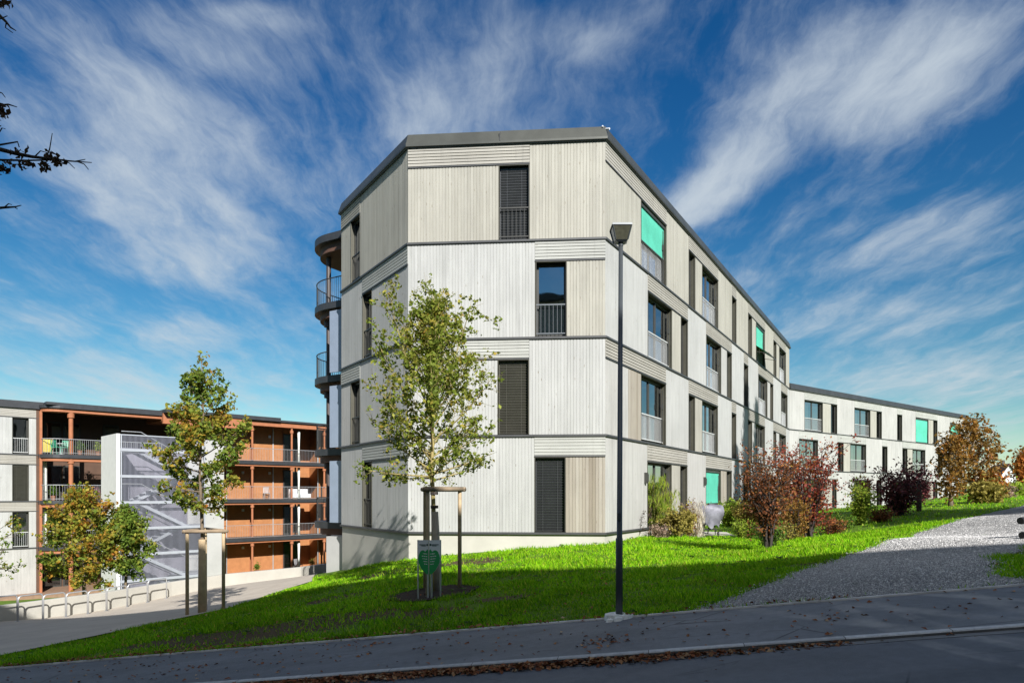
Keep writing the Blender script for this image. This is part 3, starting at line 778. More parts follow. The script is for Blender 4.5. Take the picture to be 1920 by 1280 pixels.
W3=[('P',40,163,'cream'),('S',163,425,[('W',163,310,bw_()),('P',310,375,'beige'),('W',375,425,nar)]),('P',425,563),('S',563,782,[('W',563,690,bw_()),('P',690,740,'beige'),('W',740,782,nar)]),
    ('P',782,905),('S',905,945,[('W',905,945,nar)]),('P',945,1053),('S',1053,1227,[('W',1053,1155,bw_(blind='green',blindfrac=.97,rail=None)),('P',1155,1194,'beige'),('W',1194,1227,nar)]),
    ('P',1227,1328),('S',1328,1420,[('W',1328,1408,bw_(blind='green',blindfrac=.97,rail=None)),('P',1408,1420)]),('P',1420,1700)]
W2=[('P',40,120,'cream'),('S',120,272,[('W',120,272,bw_())]),('P',272,430),('S',430,657,[('W',430,476,nar),('P',476,530,'beige'),('W',530,657,bw_())]),('P',657,785),('S',785,827,[('W',785,827,nar)]),
    ('P',827,947),('S',947,1130,[('W',947,987,nar),('P',987,1028,'beige'),('W',1028,1130,bw_(curtain=None))]),('P',1130,1230),('S',1230,1268,[('W',1230,1268,nar)]),('P',1268,1330),('S',1330,1420,[('W',1330,1420,bw_())]),('P',1420,1700)]
W1=[('P',40,160),('S',160,420,[('W',160,300,bw_(rail=None)),('P',300,385,'beige'),('W',385,420,nar)]),('P',420,560),('S',560,690,[('W',560,690,bw_(rail=None))]),('P',690,740),('S',740,780,[('W',740,780,nar)]),('P',780,890),('S',890,950,[('W',890,950,nar)]),
    ('P',950,1060),('S',1060,1227,[('W',1060,1155,bw_(rail=None)),('P',1155,1192,'brown'),('W',1192,1227,nar)]),('P',1227,1380),('S',1380,1475,[('W',1380,1475,bw_(rail=None))]),('P',1475,1700)]
for lv,rw,pmat in ((LV[2],W3,'cream'),(LV[1],W2,'cream'),(LV[0],W1,'cream')):
    storey(wing,Twing,lv,lv+SH,wrow(rw,pmat),depth=.18,bw=.16,g=.010,dep=.010)
nW=Vector((-dW.y,dW.x)); pW1=(pW0[0]+dW.x*WW,pW0[1]+dW.y*WW)
wp=[pW0,pW1,(pW1[0]+nW.x*11,pW1[1]+nW.y*11),(pW0[0]+nW.x*11,pW0[1]+nW.y*11)]
lm=MB(); WE=LV[3]
for i in range(3):
    z=LV[i]; ring(lm,wp[:3],[(-.06,z-LG),(.04,z-LG),(.045,z-.01),(.03,z),(-.06,z)])
lm.build('storey_ledge',M['ledge'],wing)
pm=MB(); ring(pm,wp,[(-.03,-7),(-.03,LV[0]-LG)],0,True); pm.build('plinth',M['concrete'],wing)
rm=MB(); ring(rm,wp[:3],[(-.06,WE-LG),(.06,WE-LG),(.12,WE-.04),(.12,WE+.04),(.06,WE+.38),(-.1,WE+.4),(-.5,WE+.2)]); rm.build('roof_edge',M['dark'],wing)
rr=MB(); rr.face([(p[0],p[1],WE+.15) for p in wp]); rr.build('roof',M['roof'],wing)
ew=MB(); Te=frameT(pW1,(wp[2][0]-pW1[0],wp[2][1]-pW1[1]))
for i in range(3): vpanel(ew,Te,0,11,LV[i],LV[i+1]-LG,0,.2)
Te=frameT(wp[2],(wp[3][0]-wp[2][0],wp[3][1]-wp[2][1]))
for i in range(3): vpanel(ew,Te,0,WW,LV[i],LV[i+1]-LG,0,.4)
ew.build('rear_wall',[M['white']],wing)

# roof camera
sc=thing('security_camera','small white security camera on the roof corner above the light-coloured facade','camera',(pR[0],pR[1],EAVE+.36))
q=Vector((pR[0]-.02,pR[1]+.02,EAVE-.12))
m_=MB(); m_.tube([q+Vector((0,0,.2)),q+Vector((0,0,.46))],.018,8); m_.bar(q+Vector((-.06,0,.37)),q+Vector((.06,0,.37)),.03,.03); m_.build('bracket',M['rail'],sc)
m_=MB(); m_.tube([q+Vector((.03,-.03,.40)),q+Vector((.13,-.13,.355))],[.026,.03],10); m_.tube([q+Vector((-.02,.02,.46)),q+Vector((-.07,-.06,.475))],[.02,.024],10); m_.build('housing',M['steelw'],sc)
# ------------------------------------------------------------------ the left building
TL=frameT((-31.5,42.0),(.70711,.70711)); GL=-6.30
LL=[GL+SH*i-.03 for i in range(5)]; LE=5.42
lb=thing('balcony_building','long four-storey apartment building with orange timber balconies on the left','apartment building',(-24,50,-6))
l2u=lambda px,w=0.0: upx(TL,px,w)
U0=l2u(73); UW0,UW1=l2u(23),l2u(54)
for i in range(4):
    v0,v1=LL[i],LL[i+1]
    k=[dict(rail='bars',railw=-.05),dict(blind='venetian_olive'),dict(rail='bars',railw=-.05)][i-1] if i else {}
    if i==0: cells=[('P',-9,U0,'cream')]
    else: cells=[('S',-9,U0,'slat_b',[('P',-9,-7,'white'),('W',-7,-6.1,dict(rail='bars',railw=-.05)),('P',-6.1,-3.2,'white'),('W',-3.2,-2.3,dict(rail='bars',railw=-.05)),('P',-2.3,UW0,'white'),('W',UW0,UW1,k),('P',UW1,U0,'white')])]
    storey(lb,TL,v0,v1,cells,depth=.2,bw=.16,g=.009,dep=.009)
m_=MB()
for i in range(1,4): m_.fbox(TL,-9,U0,LL[i]-LG,LL[i],-.05,.05)
m_.build('storey_ledge',M['ledge'],lb)
UE=30.0
m_=MB(); 
m_.fbox(TL,-9.1,U0+.2,LL[4]-LG,LE+.38,-13,.14); m_.fbox(TL,U0+.2,9.0,LL[4]+.18,LE+.36,-13,1.05); m_.fbox(TL,9.0,12.3,LL[4]+.18,LE+.43,-13,1.8); m_.fbox(TL,12.3,17.6,LL[4]+.20,LE+.50,-13,1.35); m_.fbox(TL,17.6,UE,LL[4]+.18,LE+.34,-13,1.25)
m_.build('roof',M['slabdark'],lb)
# rounded start of balcony plates
def lpoly(inset,u1,wo,rad=1.15,w_in=-.1):
    pts=[TL(U0-.05,0,w_in),TL(U0-.05+inset*.0,0,.05)]
    cx,cw=U0-.05+rad,wo-rad
    pts=[TL(U0-.05+inset,0,w_in)]
    for i in range(11):
        a=math.pi-math.pi/2*i/10; pts.append(TL(cx+(rad-inset)*math.cos(a),0,max(w_in+.01,cw+(rad-inset)*math.sin(a))))
    pts+=[TL(u1,0,wo-inset),TL(u1,0,w_in)]
    return [(p.x,p.y) for p in pts]
WO=1.0; UM=9.0
UR=upx(TL,418,1.1)
for i in range(1,5):
    z=LL[i]
    if i<4:
        s=MB(); s.prism(lpoly(0,UM,WO),z-.22,z+.02); o=s.build('balcony',M['slabdark'],lb)
        s=MB(); s.prism(lpoly(.10,UM,WO),z-.42,z-.222); s.build('timber_beam',M['red_wood'],o)
        s=MB(); dl=densify([q for q in lpoly(.08,UM,WO)][1:-1],.12,False)
        for p in dl: s.box((p[0]-.008,p[1]-.008,z+.02),(p[0]+.008,p[1]+.008,z+.98))
        s.tube([(p[0],p[1],z+1.0) for p in dl],.024,6); s.tube([(p[0],p[1],z+.12) for p in dl],.014,5); s.build('balcony_railing',M['rail'],o)
    else:
        s=MB(); s.prism(lpoly(0,UM,WO+.06),z+.0,z+.18); o=s.build('balcony_roof',M['slabdark'],lb)
        s=MB(); s.prism(lpoly(.08,UM,WO),z-.22,z-.002); s.build('timber_beam',M['red_wood'],o)
# deep loggias behind the first balcony run: dark back wall, doors, side wall
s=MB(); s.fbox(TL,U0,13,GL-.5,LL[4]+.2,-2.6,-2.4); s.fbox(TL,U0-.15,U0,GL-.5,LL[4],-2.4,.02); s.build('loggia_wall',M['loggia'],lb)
s=MB(); s.fbox(TL,U0,U0+.14,GL-.2,LL[4]-.2,.02,.2)
s.build('corner_post',M['red_wood'],lb)
def bdoor(a,b,v0,h,w):
    s=MB(); s.fbox(TL,a,b,v0,v0+h,w,w+.07); o=s.build('balcony_door',M['frame'],lb)
    s=MB(); s.face([TL(a+.08,v0+.1,w+.075),TL(b-.08,v0+.1,w+.075),TL(b-.08,v0+h-.1,w+.075),TL(a+.08,v0+h-.1,w+.075)]); s.build('pane',M['glass'],o)
for i in range(4):
    for a,b in ((U0+.7,U0+1.7),(U0+1.8,U0+2.8),(U0+4.2,U0+5.2)): bdoor(a,b,LL[i]+.05,2.3,-2.4)
for px in (133,):
    u=l2u(px,.72); s=MB(); p=TL(u,0,.72); s.tube([(p.x,p.y,GL-.2),(p.x,p.y,LL[4])],.13,12)
    for i in range(1,5): s.tube([(p.x,p.y,LL[i]-.55),(p.x,p.y,LL[i]-.2)],.2,12)
    s.build('column',M['red_wood'],lb)
for i in range(1,4):   # pale curtains in the loggia
    s=MB(); pr=[(U0+.15+.05*k,-.35-.05*math.sin(k*1.8)) for k in range(8)]
    if i!=3:
        for (a,wa),(b,wb) in zip(pr,pr[1:]): s.face([TL(a,LL[i]+.05,wa),TL(b,LL[i]+.05,wb),TL(b,LL[i]+2.5,wb),TL(a,LL[i]+2.5,wa)])
        s.build('curtain',M['curtain'],lb,True)
# middle part behind the stair tower: deep shade under big timber beam
s=MB(); s.fbox(TL,UM,UR+1.6,LL[4]-.55,LL[4]+.17,1.0,1.25); s.fbox(TL,UM,UR+1.6,LL[4]-.35,LL[4]+.175,-2.4,.95); s.build('timber_beam',M['red_wood'],lb)
for i in range(1,4):
    s=MB(); s.fbox(TL,UM+.01,UR,LL[i]-.22,LL[i]+.02,-2.4,.9); s.build('gallery_slab',M['slabdark'],lb)
# right balconies: orange back wall, slabs, columns
WOR=1.15; BW=-.85
u530,u546,u553,u598=[l2u(p,BW) for p in (530,545,552,600)]
s=MB(); s.fbox(TL,UR-1.2,u546,GL-.5,LL[4]+.1,BW-.2,BW,0); s.fbox(TL,u546,u546+2.6,GL-.5,LL[4]+.1,BW-1.9,BW-1.7,0)
s.fbox(TL,u546+2.6,u546+3.3,GL-.5,LL[4]+.1,BW-1.7,BW,0); s.fbox(TL,u546+3.3,u546+4.2,GL-.5,LL[4]+.1,BW-1.2,BW-1.0,0); s.fbox(TL,u546+4.2,UE,GL-.5,LL[4]+.1,BW-.2,BW,0)
s.build('balcony_wall',M['orange'],lb)
s=MB(); 
for px in (400*.422+300,530): 
    u=l2u(px,BW+.02); s.fbox(TL,u-.03,u+.03,GL,LL[4],BW,BW+.02)
s.build('cover_strip',M['red_wood'],lb)
for i in range(4):
    v0=LL[i]+.05
    bdoor(u530+.02,u546-.02,v0,2.35,BW); bdoor(u546+.4,u546+1.6,v0,2.3,BW-1.7)
    s=MB(); uc=l2u(618*.422+300+.001,WOR-.5)
    s.tube([TL(uc,v0,WOR-.55),TL(uc,v0+1.2,WOR-.55),TL(uc,v0+2.5,WOR-.55)],[.13,.07,.11],10); s.build('curtain',M['curtain'],lb,True)
for i in range(1,5):
    z=LL[i]
    if i<4:
        s=MB(); s.fbox(TL,UR,UE,z-.24,z+.03,BW,WOR); o=s.build('balcony',M['slabdark'],lb)
        s=MB(); s.fbox(TL,UR,UE,z-.38,z-.242,WOR-.3,WOR-.1); s.fbox(TL,UR,UE,z-.32,z-.243,BW,WOR-.3); s.build('timber_beam',M['red_wood'],o)
        s=MB(); n=int((UE-UR)/.13)
        for k in range(n+1):
            u=UR+.05+(UE-UR-.1)*k/n; s.fbox(TL,u-.006,u+.006,z+.08,z+.98,WOR-.09,WOR-.078)
        s.fbox(TL,UR,UE,z+.98,z+1.015,WOR-.11,WOR-.06); s.fbox(TL,UR,UE,z+.06,z+.085,WOR-.1,WOR-.07); s.build('balcony_railing',M['rail'],o)
    else:
        s=MB(); s.fbox(TL,UR,UE,z-.2,z+.175,WOR-.3,WOR-.05); s.fbox(TL,UR,UE,z-.1,z+.17,BW,WOR-.31); s.build('timber_beam',M['red_wood'],lb)
for px in (473,547,608):
    s=MB(); u=l2u(px,WOR-.2); p=TL(u,0,WOR-.2); s.tube([(p.x,p.y,GL-.2),(p.x,p.y,LL[4])],.08,10)
    for i in range(1,5): s.tube([(p.x,p.y,LL[i]-.62),(p.x,p.y,LL[i]-.42)],.14,10)
    s.build('column',M['red_wood'],lb)
s=MB(); s.fbox(TL,-9,UE,GL-.6,GL+.02,-2.4,1.6); s.build('terrace',simple('timber_deck',(.27,.17,.11),.8,0,.15,5),lb)
s=MB(); s.fbox(TL,-9.0,UE,GL-.5,LL[4]+.1,-13,-2.75); s.build('rear_wall',M['plaster'],lb)

# ---- things standing on the balconies
def chair(name,label,u,w,z,m,yaw=0.0,group='green garden chairs on the balcony'):
    r=thing(name,label,'chair',TL(u,z,w),group); c=math.cos(yaw); s_=math.sin(yaw)
    Q=lambda a,b,h: TL(u+a*c-b*s_,z+h,w+a*s_+b*c)
    b=MB(); b.idx([Q(-.22,-.22,.42),Q(.22,-.22,.42),Q(.22,.22,.44),Q(-.22,.22,.44),Q(-.22,-.22,.46),Q(.22,-.22,.46),Q(.22,.22,.48),Q(-.22,.22,.48)],[(0,3,2,1),(4,5,6,7),(0,1,5,4),(1,2,6,5),(2,3,7,6),(3,0,4,7)]); b.build('seat',m,r)
    b=MB()
    for k in range(5): b.bar(Q(-.2+.1*k,-.22,.46),Q(-.19+.095*k,-.32,.92),.05,.015)
    b.bar(Q(-.22,-.31,.90),Q(.22,-.31,.90),.03,.06); b.build('backrest',m,r)
    for a,bb in ((-.2,-.2),(.2,-.2),(.2,.2),(-.2,.2)):
        b=MB(); b.tube([Q(a,bb,.43),Q(a*1.15,bb*1.15,0)],.018,6); b.build('leg',m,r)
    return r
gm=simple('green_garden_plastic',(.05,.33,.20),.45)
zb=LL[3]+.02
chair('garden_chair','green balcony chair nearest the orange column',l2u(122,.35),.35,zb,gm,.4)
chair('garden_chair','green balcony chair beside the yellow folding screen',l2u(107,.35),.3,zb,gm,-.5)
t=thing('folding_screen','yellow cloth hung over a stand on the top left balcony','cloth',TL(l2u(88,.1),zb,.1))
s=MB(); u=l2u(88,.1)
for k in range(6): s.face([TL(u-.22+.08*k,zb+.15,.1+.03*(k%2)),TL(u-.14+.08*k,zb+.15,.1+.03*((k+1)%2)),TL(u-.14+.08*k,zb+.95,.1+.03*((k+1)%2)),TL(u-.22+.08*k,zb+.95,.1+.03*(k%2))])
s.build('cloth',simple('yellow_cloth',(.62,.50,.10),.8),t); s=MB(); s.tube([TL(u-.25,zb,.08),TL(u-.25,zb+1,.08),TL(u+.3,zb+1,.08),TL(u+.3,zb,.08)],.015,6); s.build('stand',M['wood_pale'],t)
t=thing('balcony_table','small round white table between the green chairs','table',TL(l2u(114,.35),zb,.45)); u=l2u(114,.35)
s=MB(); p=TL(u,zb,.45); s.tube([(p.x,p.y,zb+.68),(p.x,p.y,zb+.71)],.28,14); s.build('tabletop',M['steelw'],t); s=MB(); s.tube([(p.x,p.y,zb),(p.x,p.y,zb+.03),(p.x,p.y,zb+.04),(p.x,p.y,zb+.68)],[.18,.18,.025,.025],10); s.build('pedestal',M['steelw'],t)
def pot(label,px,w,z,col,h=.55,r_=.22,m=None,seed=1):
    u=l2u(px,w); p=TL(u,z,w); t=thing('potted_plant',label,'plant',p); s=MB(); s.tube([(p.x,p.y,z),(p.x,p.y,z+.05),(p.x,p.y,z+.30),(p.x,p.y,z+.31)],[.11,.12,.16,.17],12); s.build('pot',simple('plant_pot',(.30,.14,.08),.7),t)
    rg_=np.random.default_rng(seed); n=260; q=rg_.normal(size=(n,3))*np.array([r_*.5,r_*.5,h*.24])+np.array([p.x,p.y,z+.36+h*.4]); leaf_mesh('foliage',q,.10,m,t,rng=rg_); return t
POTS=[('leafy green pot plant left of the middle on the top left balcony',150,.55,LL[3]+.02,'green'),('bright yellow-green pot plant beside the stair tower on the top left balcony',184,.55,LL[3]+.02,'yg'),
 ('pink flowering pot plant on the balcony above the round autumn tree',182,.6,LL[2]+.02,'pink'),('green pot plant in the corner of the balcony below the garden chairs',100,.2,LL[2]+.02,'green'),
 ('leafy pot plant by the left column of the lowest orange gallery',482,.2,GL+.03,'green'),('dry brownish pot plant at the right end of the lowest orange gallery',585,.1,GL+.03,'olive')]
# white lounge on the second-floor right balcony
t=thing('outdoor_sofa','white sofa on the upper right balcony of the orange facade','sofa',TL(l2u(563,.4),LL[2]+.03,.4)); u=l2u(563,.4); z=LL[2]+.03
s=MB(); s.fbox(TL,u-.8,u+.8,z+.1,z+.42,-.05,.65); s.build('seat',M['steelw'],t); s=MB(); s.fbox(TL,u-.8,u+.8,z+.42,z+.8,-.05,.13); s.build('backrest',M['steelw'],t)
s=MB(); s.fbox(TL,u-.8,u-.65,z+.422,z+.6,.135,.65); s.build('armrest',M['steelw'],t); s=MB(); s.fbox(TL,u-.78,u+.78,z,z+.098,0,.6); s.build('base',M['wood_grey'],t)

gm2=simple('grey_garden_chair',(.33,.33,.34),.5)
chair('garden_chair','grey chair on the second-highest orange balcony left of the sofa',l2u(500,.3),.3,LL[2]+.03,gm2,.3,'grey chairs on the orange galleries')
chair('garden_chair','grey chair on the lowest orange gallery floor',l2u(560,.2),.2,GL+.03,gm2,-.4,'grey chairs on the orange galleries')
s=MB()
for px in (425,512,596):
    u=l2u(px,BW+.06); p=TL(u,0,BW+.06); s=MB(); s.tube([(p.x,p.y,GL),(p.x,p.y,LL[4]-.2)],.045,8); s.build('downpipe',M['rail'],lb)
for i in range(4):
    for px in (455,505):
        u=l2u(px,BW); s=MB(); s.fbox(TL,u-.09,u+.09,LL[i]+2.0,LL[i]+2.2,BW,BW+.09); s.build('wall_lamp',M['steelw'],lb)
# ------------------------------------------------------------------ stair tower
Y0=38.0
F0=Vector(((225-HX)/F*Y0,Y0)); Tst=frameT((F0.x,F0.y),(.70711,.70711)); LS=upx(Tst,420)
st=thing('stair_tower','white open stair tower with mesh cladding in front of the orange balconies','stair tower',(-20,41,-6))
TOP=3.34; GB=-6.4
s=MB(); s.fbox(Tst,-.18,0,GB,TOP,-3.0,0.0); s.build('side_wall',M['plaster'],st); s=MB(); s.fbox(Tst,LS-1.15,LS,GB,TOP-.1,-3.0,-2.8); s.fbox(Tst,LS-.18,LS,GB,TOP-.1,-2.8,0); s.fbox(Tst,LS-1.15,LS-.182,GB,TOP-.1,-.05,0); s.build('end_wall',M['conc_grey'],st)
fl=[LL[i] for i in range(4)]
s=MB()
for z in fl[1:]: s.fbox(Tst,0.005,1.0,z-.18,z,-2.9,-.03)
for z in fl[:3]: s.fbox(Tst,LS-2.0,LS-.185,z+SH/2-.18,z+SH/2,-2.7,-.052)
s.build('landing',M['tower_steel'],st)
for i in range(3):
    z0=fl[i]; z1=fl[i+1]; zm=z0+SH/2
    s=MB(); s.bar(Tst(1.0,z1-.1,-.12),Tst(LS-2.0,zm-.1,-.12),.05,.17); s.bar(Tst(1.0,z1-.1,-1.2),Tst(LS-2.0,zm-.1,-1.2),.05,.17)
    n=8
    for k in range(n):
        u=1.0+(LS-3.0)*(k+.5)/n; z=z1-(z1-zm)*(k+.5)/n; s.fbox(Tst,u-.16,u+.16,z-.03,z,-1.18,-.15)
    s.build('stair_flight',M['tower_steel'],st)
    s=MB(); s.bar(Tst(LS-2.0,zm-.1,-1.5),Tst(1.0,z0-.1,-1.5),.05,.17); s.bar(Tst(LS-2.0,zm-.1,-2.6),Tst(1.0,z0-.1,-2.6),.05,.17)
    for k in range(n):
        u=1.0+(LS-3.0)*(k+.5)/n; z=z0+(zm-z0)*(k+.5)/n; s.fbox(Tst,u-.16,u+.16,z-.03,z,-2.58,-1.52)
    s.build('stair_flight',M['tower_steel'],st)
s=MB()
for z in [z for z in fl[1:]]+[z+SH/2 for z in fl[:3]]: s.fbox(Tst,.012,LS-1.16,z-.12,z+.03,-.02,.045)
s.fbox(Tst,.012,LS-1.16,TOP-.08,TOP-.02,-.02,.03)
for u in (.03,LS-1.2): s.fbox(Tst,u,u+.07,GB,TOP-.08,-.015,.025)
s.build('edge_beam',M['tower_steel'],st)
s=MB(); n=int((LS-1.3)/.062)
for k in range(n+1):
    u=.1+(LS-1.35)*k/n; s.fbox(Tst,u-.0065,u+.0065,GB,TOP-.09,-.006,.006)
s.build('bar_screen',simple('pale_screen_bar',(.40,.415,.50),.5,.2,.05),st)
s=MB()
for z in fl[1:]:
    s.tube([Tst(.1,z+1.0,-.1),Tst(1.1,z+1.0,-.1),Tst(LS-2,z-SH/2+1.0,-.1),Tst(LS-1.2,z-SH/2+1,-.1)],.025,6)
s.build('handrail',M['rail'],st)
s=MB(); s.fbox(Tst,.1,LS-.2,GB,LL[3]+.25,-2.99,-2.95); s.build('rear_screen',simple('perforated_rear_screen',(.17,.165,.20),.6),st)

# ------------------------------------------------------------------ low wall along the plaza
wallt=MB()
wl=densify(WALL,.6,False); tops=[]
imgtop=[(-24,-3.4),(-19.2,-3.5)]
zt=lambda x,y: float(np.interp(y,[11,17.5,22.5,25.7,28.7,31,34,36],[-3.4,-3.55,-3.70,-3.74,-3.72,-3.66,-3.66,-3.70]))
for i,(x,y) in enumerate(wl):
    a=wl[max(0,i-1)]; b=wl[min(len(wl)-1,i+1)]; d=Vector((b[0]-a[0],b[1]-a[1])).normalized(); n=Vector((d.y,-d.x))
    tops.append((x,y,n))
vs=[];fs=[]
for x,y,n in tops:
    z=zt(x,y); h=H(x,y)-.8
    for o,zz in ((.0,h),(.0,z-.01),(-.01,z),(-.21,z),(-.22,z-.01),(-.22,h-2)): vs.append((x+n.x*o,y+n.y*o,zz))
for i in range(len(tops)-1):
    for k in range(5): fs.append((i*6+k,(i+1)*6+k,(i+1)*6+k+1,i*6+k+1))
fs.append((5,4,3,2,1,0)); e_=(len(tops)-1)*6; fs.append(tuple(e_+k for k in range(6)))
wallt.idx(vs,fs)
o=wallt.build('low_wall',M['concrete'],None,False,(WALL[3][0],WALL[3][1],-4.5)); tag(o,'low pale concrete wall behind the bicycle racks','wall')

# ------------------------------------------------------------------ bicycle racks
pxs=[(34,81,1168,1165),(81.5,124,1165,1158),(124.5,165,1158,1150),(165.5,200,1150,1142.5),(200.5,239,1142.5,1134.5),(239.5,277,1134.5,1127),(277.5,313,1127,1120),(-14,33.5,1172,1168)]
names=['bicycle rack hoop second from the left frame edge','third bicycle rack hoop from the left frame edge','bicycle rack hoop in front of the left side of the round autumn tree','bicycle rack hoop in front of the middle of the round autumn tree',
 'bicycle rack hoop below the left edge of the stair tower','bicycle rack hoop third from the stake-tied tree','bicycle rack hoop closest to the stake-tied tree by the plaza','bicycle rack hoop cut by the left frame edge']
def wall_near(x,y):
    best=None
    for i in range(len(WALL)-1):
        a=Vector(WALL[i]); b=Vector(WALL[i+1]); d=b-a; t=max(0,min(1,(Vector((x,y))-a).dot(d)/d.length_squared)); q=a+d*t
        L=(q-Vector((x,y))).length
        if best is None or L<best[0]: best=(L,q,d.normalized())
    return best
def rackpt(px):
    """point on the line 0.55 m in front of the wall seen in photograph column px"""
    for Y in np.arange(16,33,.02):
        x=(px-HX)/F*Y
        L,q,d=wall_near(x,Y); side=(x-q.x)*d.y-(Y-q.y)*d.x
        if side>0 and L<.62: return Vector((x,float(Y),H(x,float(Y))+.02))
    return None
for (a,b,ya,yb),nm in zip(pxs,names):
    p=rackpt(a); q=rackpt(b)
    if p is None or q is None: print('rack?',a,b); continue
    d=(q-p); 
    q=p+d*(1-.02/max(d.length,.1))
    r=thing('bicycle_rack',nm,'bike rack',p,'bicycle rack hoops along the low wall')
    z=max(p.z,q.z)+.82; s=MB(); rr_=.024
    def arc(p,q):
        dd=(Vector((q.x,q.y,0))-Vector((p.x,p.y,0))).normalized(); o=[Vector((p.x,p.y,p.z-.1)),Vector((p.x,p.y,z-.12))]
        for k in range(1,6):
            t=k/5*math.pi/2; o.append(Vector((p.x,p.y,z-.12))+dd*(.12*(1-math.cos(t)))+Vector((0,0,.12*math.sin(t))))
        return o,dd
    A,dd=arc(p,q); B,_=arc(q,p); s.tube(A+B[::-1],rr_,8); s.build('hoop',M['rail'],r,True)
    for c in (p,q):
        s=MB(); s.tube([(c.x,c.y,c.z-.02),(c.x,c.y,c.z+.012)],.07,10); s.build('base_plate',M['rail'],r)

# ------------------------------------------------------------------ street lamp
lp=P(1161,1156,9.6); lz=lp.z
t=thing('street_lamp','slim dark street lamp with a box lantern at the edge of the pavement','street lamp',lp)
s=MB(); top=P(1164,455,9.6)
s.tube([(lp.x,lp.y,lz-.1),(lp.x,lp.y,lz+1.1),(lp.x+.004,lp.y,lz+1.12),(top.x,top.y,top.z)],[.050,.050,.040,.030],16); s.build('pole',M['lamp'],t,True)
s=MB(); c=Vector((lp.x-.012,lp.y-.052,P(0,968,9.6).z)); s.box((c.x-.028,c.y-.004,c.z-.05),(c.x+.028,c.y+.01,c.z+.05)); s.build('service_hatch',M['lamp'],t)
s=MB(); cx,cy=top.x,top.y; zb_=top.z; 
s.tube([(cx,cy,zb_-.05),(cx,cy,zb_+.03)],[.034,.040],12)
s.build('collar',M['lamp'],t)
hb=P(0,450,9.6).z; ht=P(0,428,9.6).z
def frustum(mb,z0,z1,w0,d0,w1,d1,mi=0,sh=0):
    mb.idx([(cx-w0,cy-d0,z0),(cx+w0,cy-d0,z0),(cx+w0,cy+d0,z0),(cx-w0,cy+d0,z0),(cx-w1+sh,cy-d1,z1),(cx+w1+sh,cy-d1,z1),(cx+w1+sh,cy+d1,z1),(cx-w1+sh,cy+d1,z1)],[(0,3,2,1),(4,5,6,7),(0,1,5,4),(1,2,6,5),(2,3,7,6),(3,0,4,7)],mi)
s=MB(); frustum(s,hb-.02,ht,.085,.085,.128,.128); s.build('lantern',M['lampglass'],t)
s=MB(); frustum(s,ht+.001,ht+.03,.140,.14,.136,.136); frustum(s,ht+.031,ht+.045,.12,.12,.05,.05)
for sx in (-1,1):
    for sy in (-1,1): s.bar((cx+sx*.086,cy+sy*.086,hb-.02),(cx+sx*.13,cy+sy*.13,ht),.014,.014)
frustum(s,hb-.045,hb-.021,.06,.06,.088,.088)
s.build('lantern_cap',M['lamp'],t)
cr=MB(); k=18; ra=random.Random(3)
pts=[(lp.x+ (.17+.05*ra.random())*math.cos(2*math.pi*i/k)*1.15, lp.y+(.15+.04*ra.random())*math.sin(2*math.pi*i/k)) for i in range(k)]
vs=[(x,y,lz-.1) for x,y in pts]+[(lp.x+(x-lp.x)*.88,lp.y+(y-lp.y)*.88,lz+.02+.04*ra.random()) for x,y in pts]
cr.idx(vs,[(i,(i+1)%k,k+(i+1)%k,k+i) for i in range(k)]+[tuple(range(k,2*k))]); 
for i in range(5):
    a=ra.random()*6.28; x,y=lp.x-.18+.12*math.cos(a)+.05,lp.y-.16+.05*math.sin(a); r_=.03+.03*ra.random(); zz=float(pav(*ac(x,y)))
    cr.tube([(x,y,zz-.02),(x+.01,y,zz+.02+r_*.5),(x,y,zz+.03+r_*.6)],[r_,r_*.8,.005],6)
cr.build('concrete_footing',simple('broken_footing',(.86,.85,.80),.9,0,.2,12,.2,.6,40),t)

# ------------------------------------------------------------------ barrier at the right frame edge
b0=G(1912,1012,8); t=thing('rail_barrier','dark two-rail barrier cut by the right frame edge beside the gravel path','barrier',b0)
Yb=b0.y
ra0=P(1913,976,Yb); rb0=P(1916,1003,Yb); dd=Vector((.93,.36,.05))
for a in (ra0,rb0):
    s=MB(); s.tube([a,a+dd*4.0],.07,12); s.build('rail',M['black'],t)
for k in (.55,2.6):
    q=ra0+dd*k; q2=Vector((q.x,q.y+.1,H(q.x,q.y)-.2)); s=MB(); s.tube([q2,Vector((q.x,q.y+.1,q.z+.15))],.065,10); s.build('post',M['black'],t)

# ------------------------------------------------------------------ covered barbecue
bp=G(1330,1004); t=thing('covered_barbecue','kettle barbecue under a crumpled grey cover beside the pale dry grasses','barbecue',bp); kx=bp.y/F
prof=[(.29,0.36),(.29,.42),(.31,.52),(.34,.62),(.43,.74),(.46,.86),(.45,.98),(.40,1.07),(.28,1.11),(.12,1.13),(0.0,1.135)]
vs=[];fs=[];n=28
for i,(r_,z) in enumerate(prof):
    for j in range(n):
        a=2*math.pi*j/n; fold=1+.12*math.sin(a*7+i*.35)*(1-z/1.4)+.09*math.sin(a*3+1+i*.8)+.16*noise.noise((math.cos(a)*2.4,math.sin(a)*2.4,z*4))
        vs.append((bp.x+r_*1.25*fold*math.cos(a),bp.y+r_*.75*fold*math.sin(a),bp.z+z+.05*math.cos(a)*(.5 if i>3 else 0)+(.10*math.sin(a*5)+.05*math.sin(a*2) if i==0 else 0)))
for i in range(len(prof)-1):
    for j in range(n): fs.append((i*n+j,i*n+(j+1)%n,(i+1)*n+(j+1)%n,(i+1)*n+j))
s=MB(); s.idx(vs,fs); s.build('cover',simple('grey_cover_fabric',(.20,.20,.24),.55,0,.45,3,.4,.9,9),t,True)
s=MB(); s.box((bp.x-.26,bp.y-.16,bp.z+.22),(bp.x+.26,bp.y+.16,bp.z+.25)); s.build('shelf',M['black'],t)
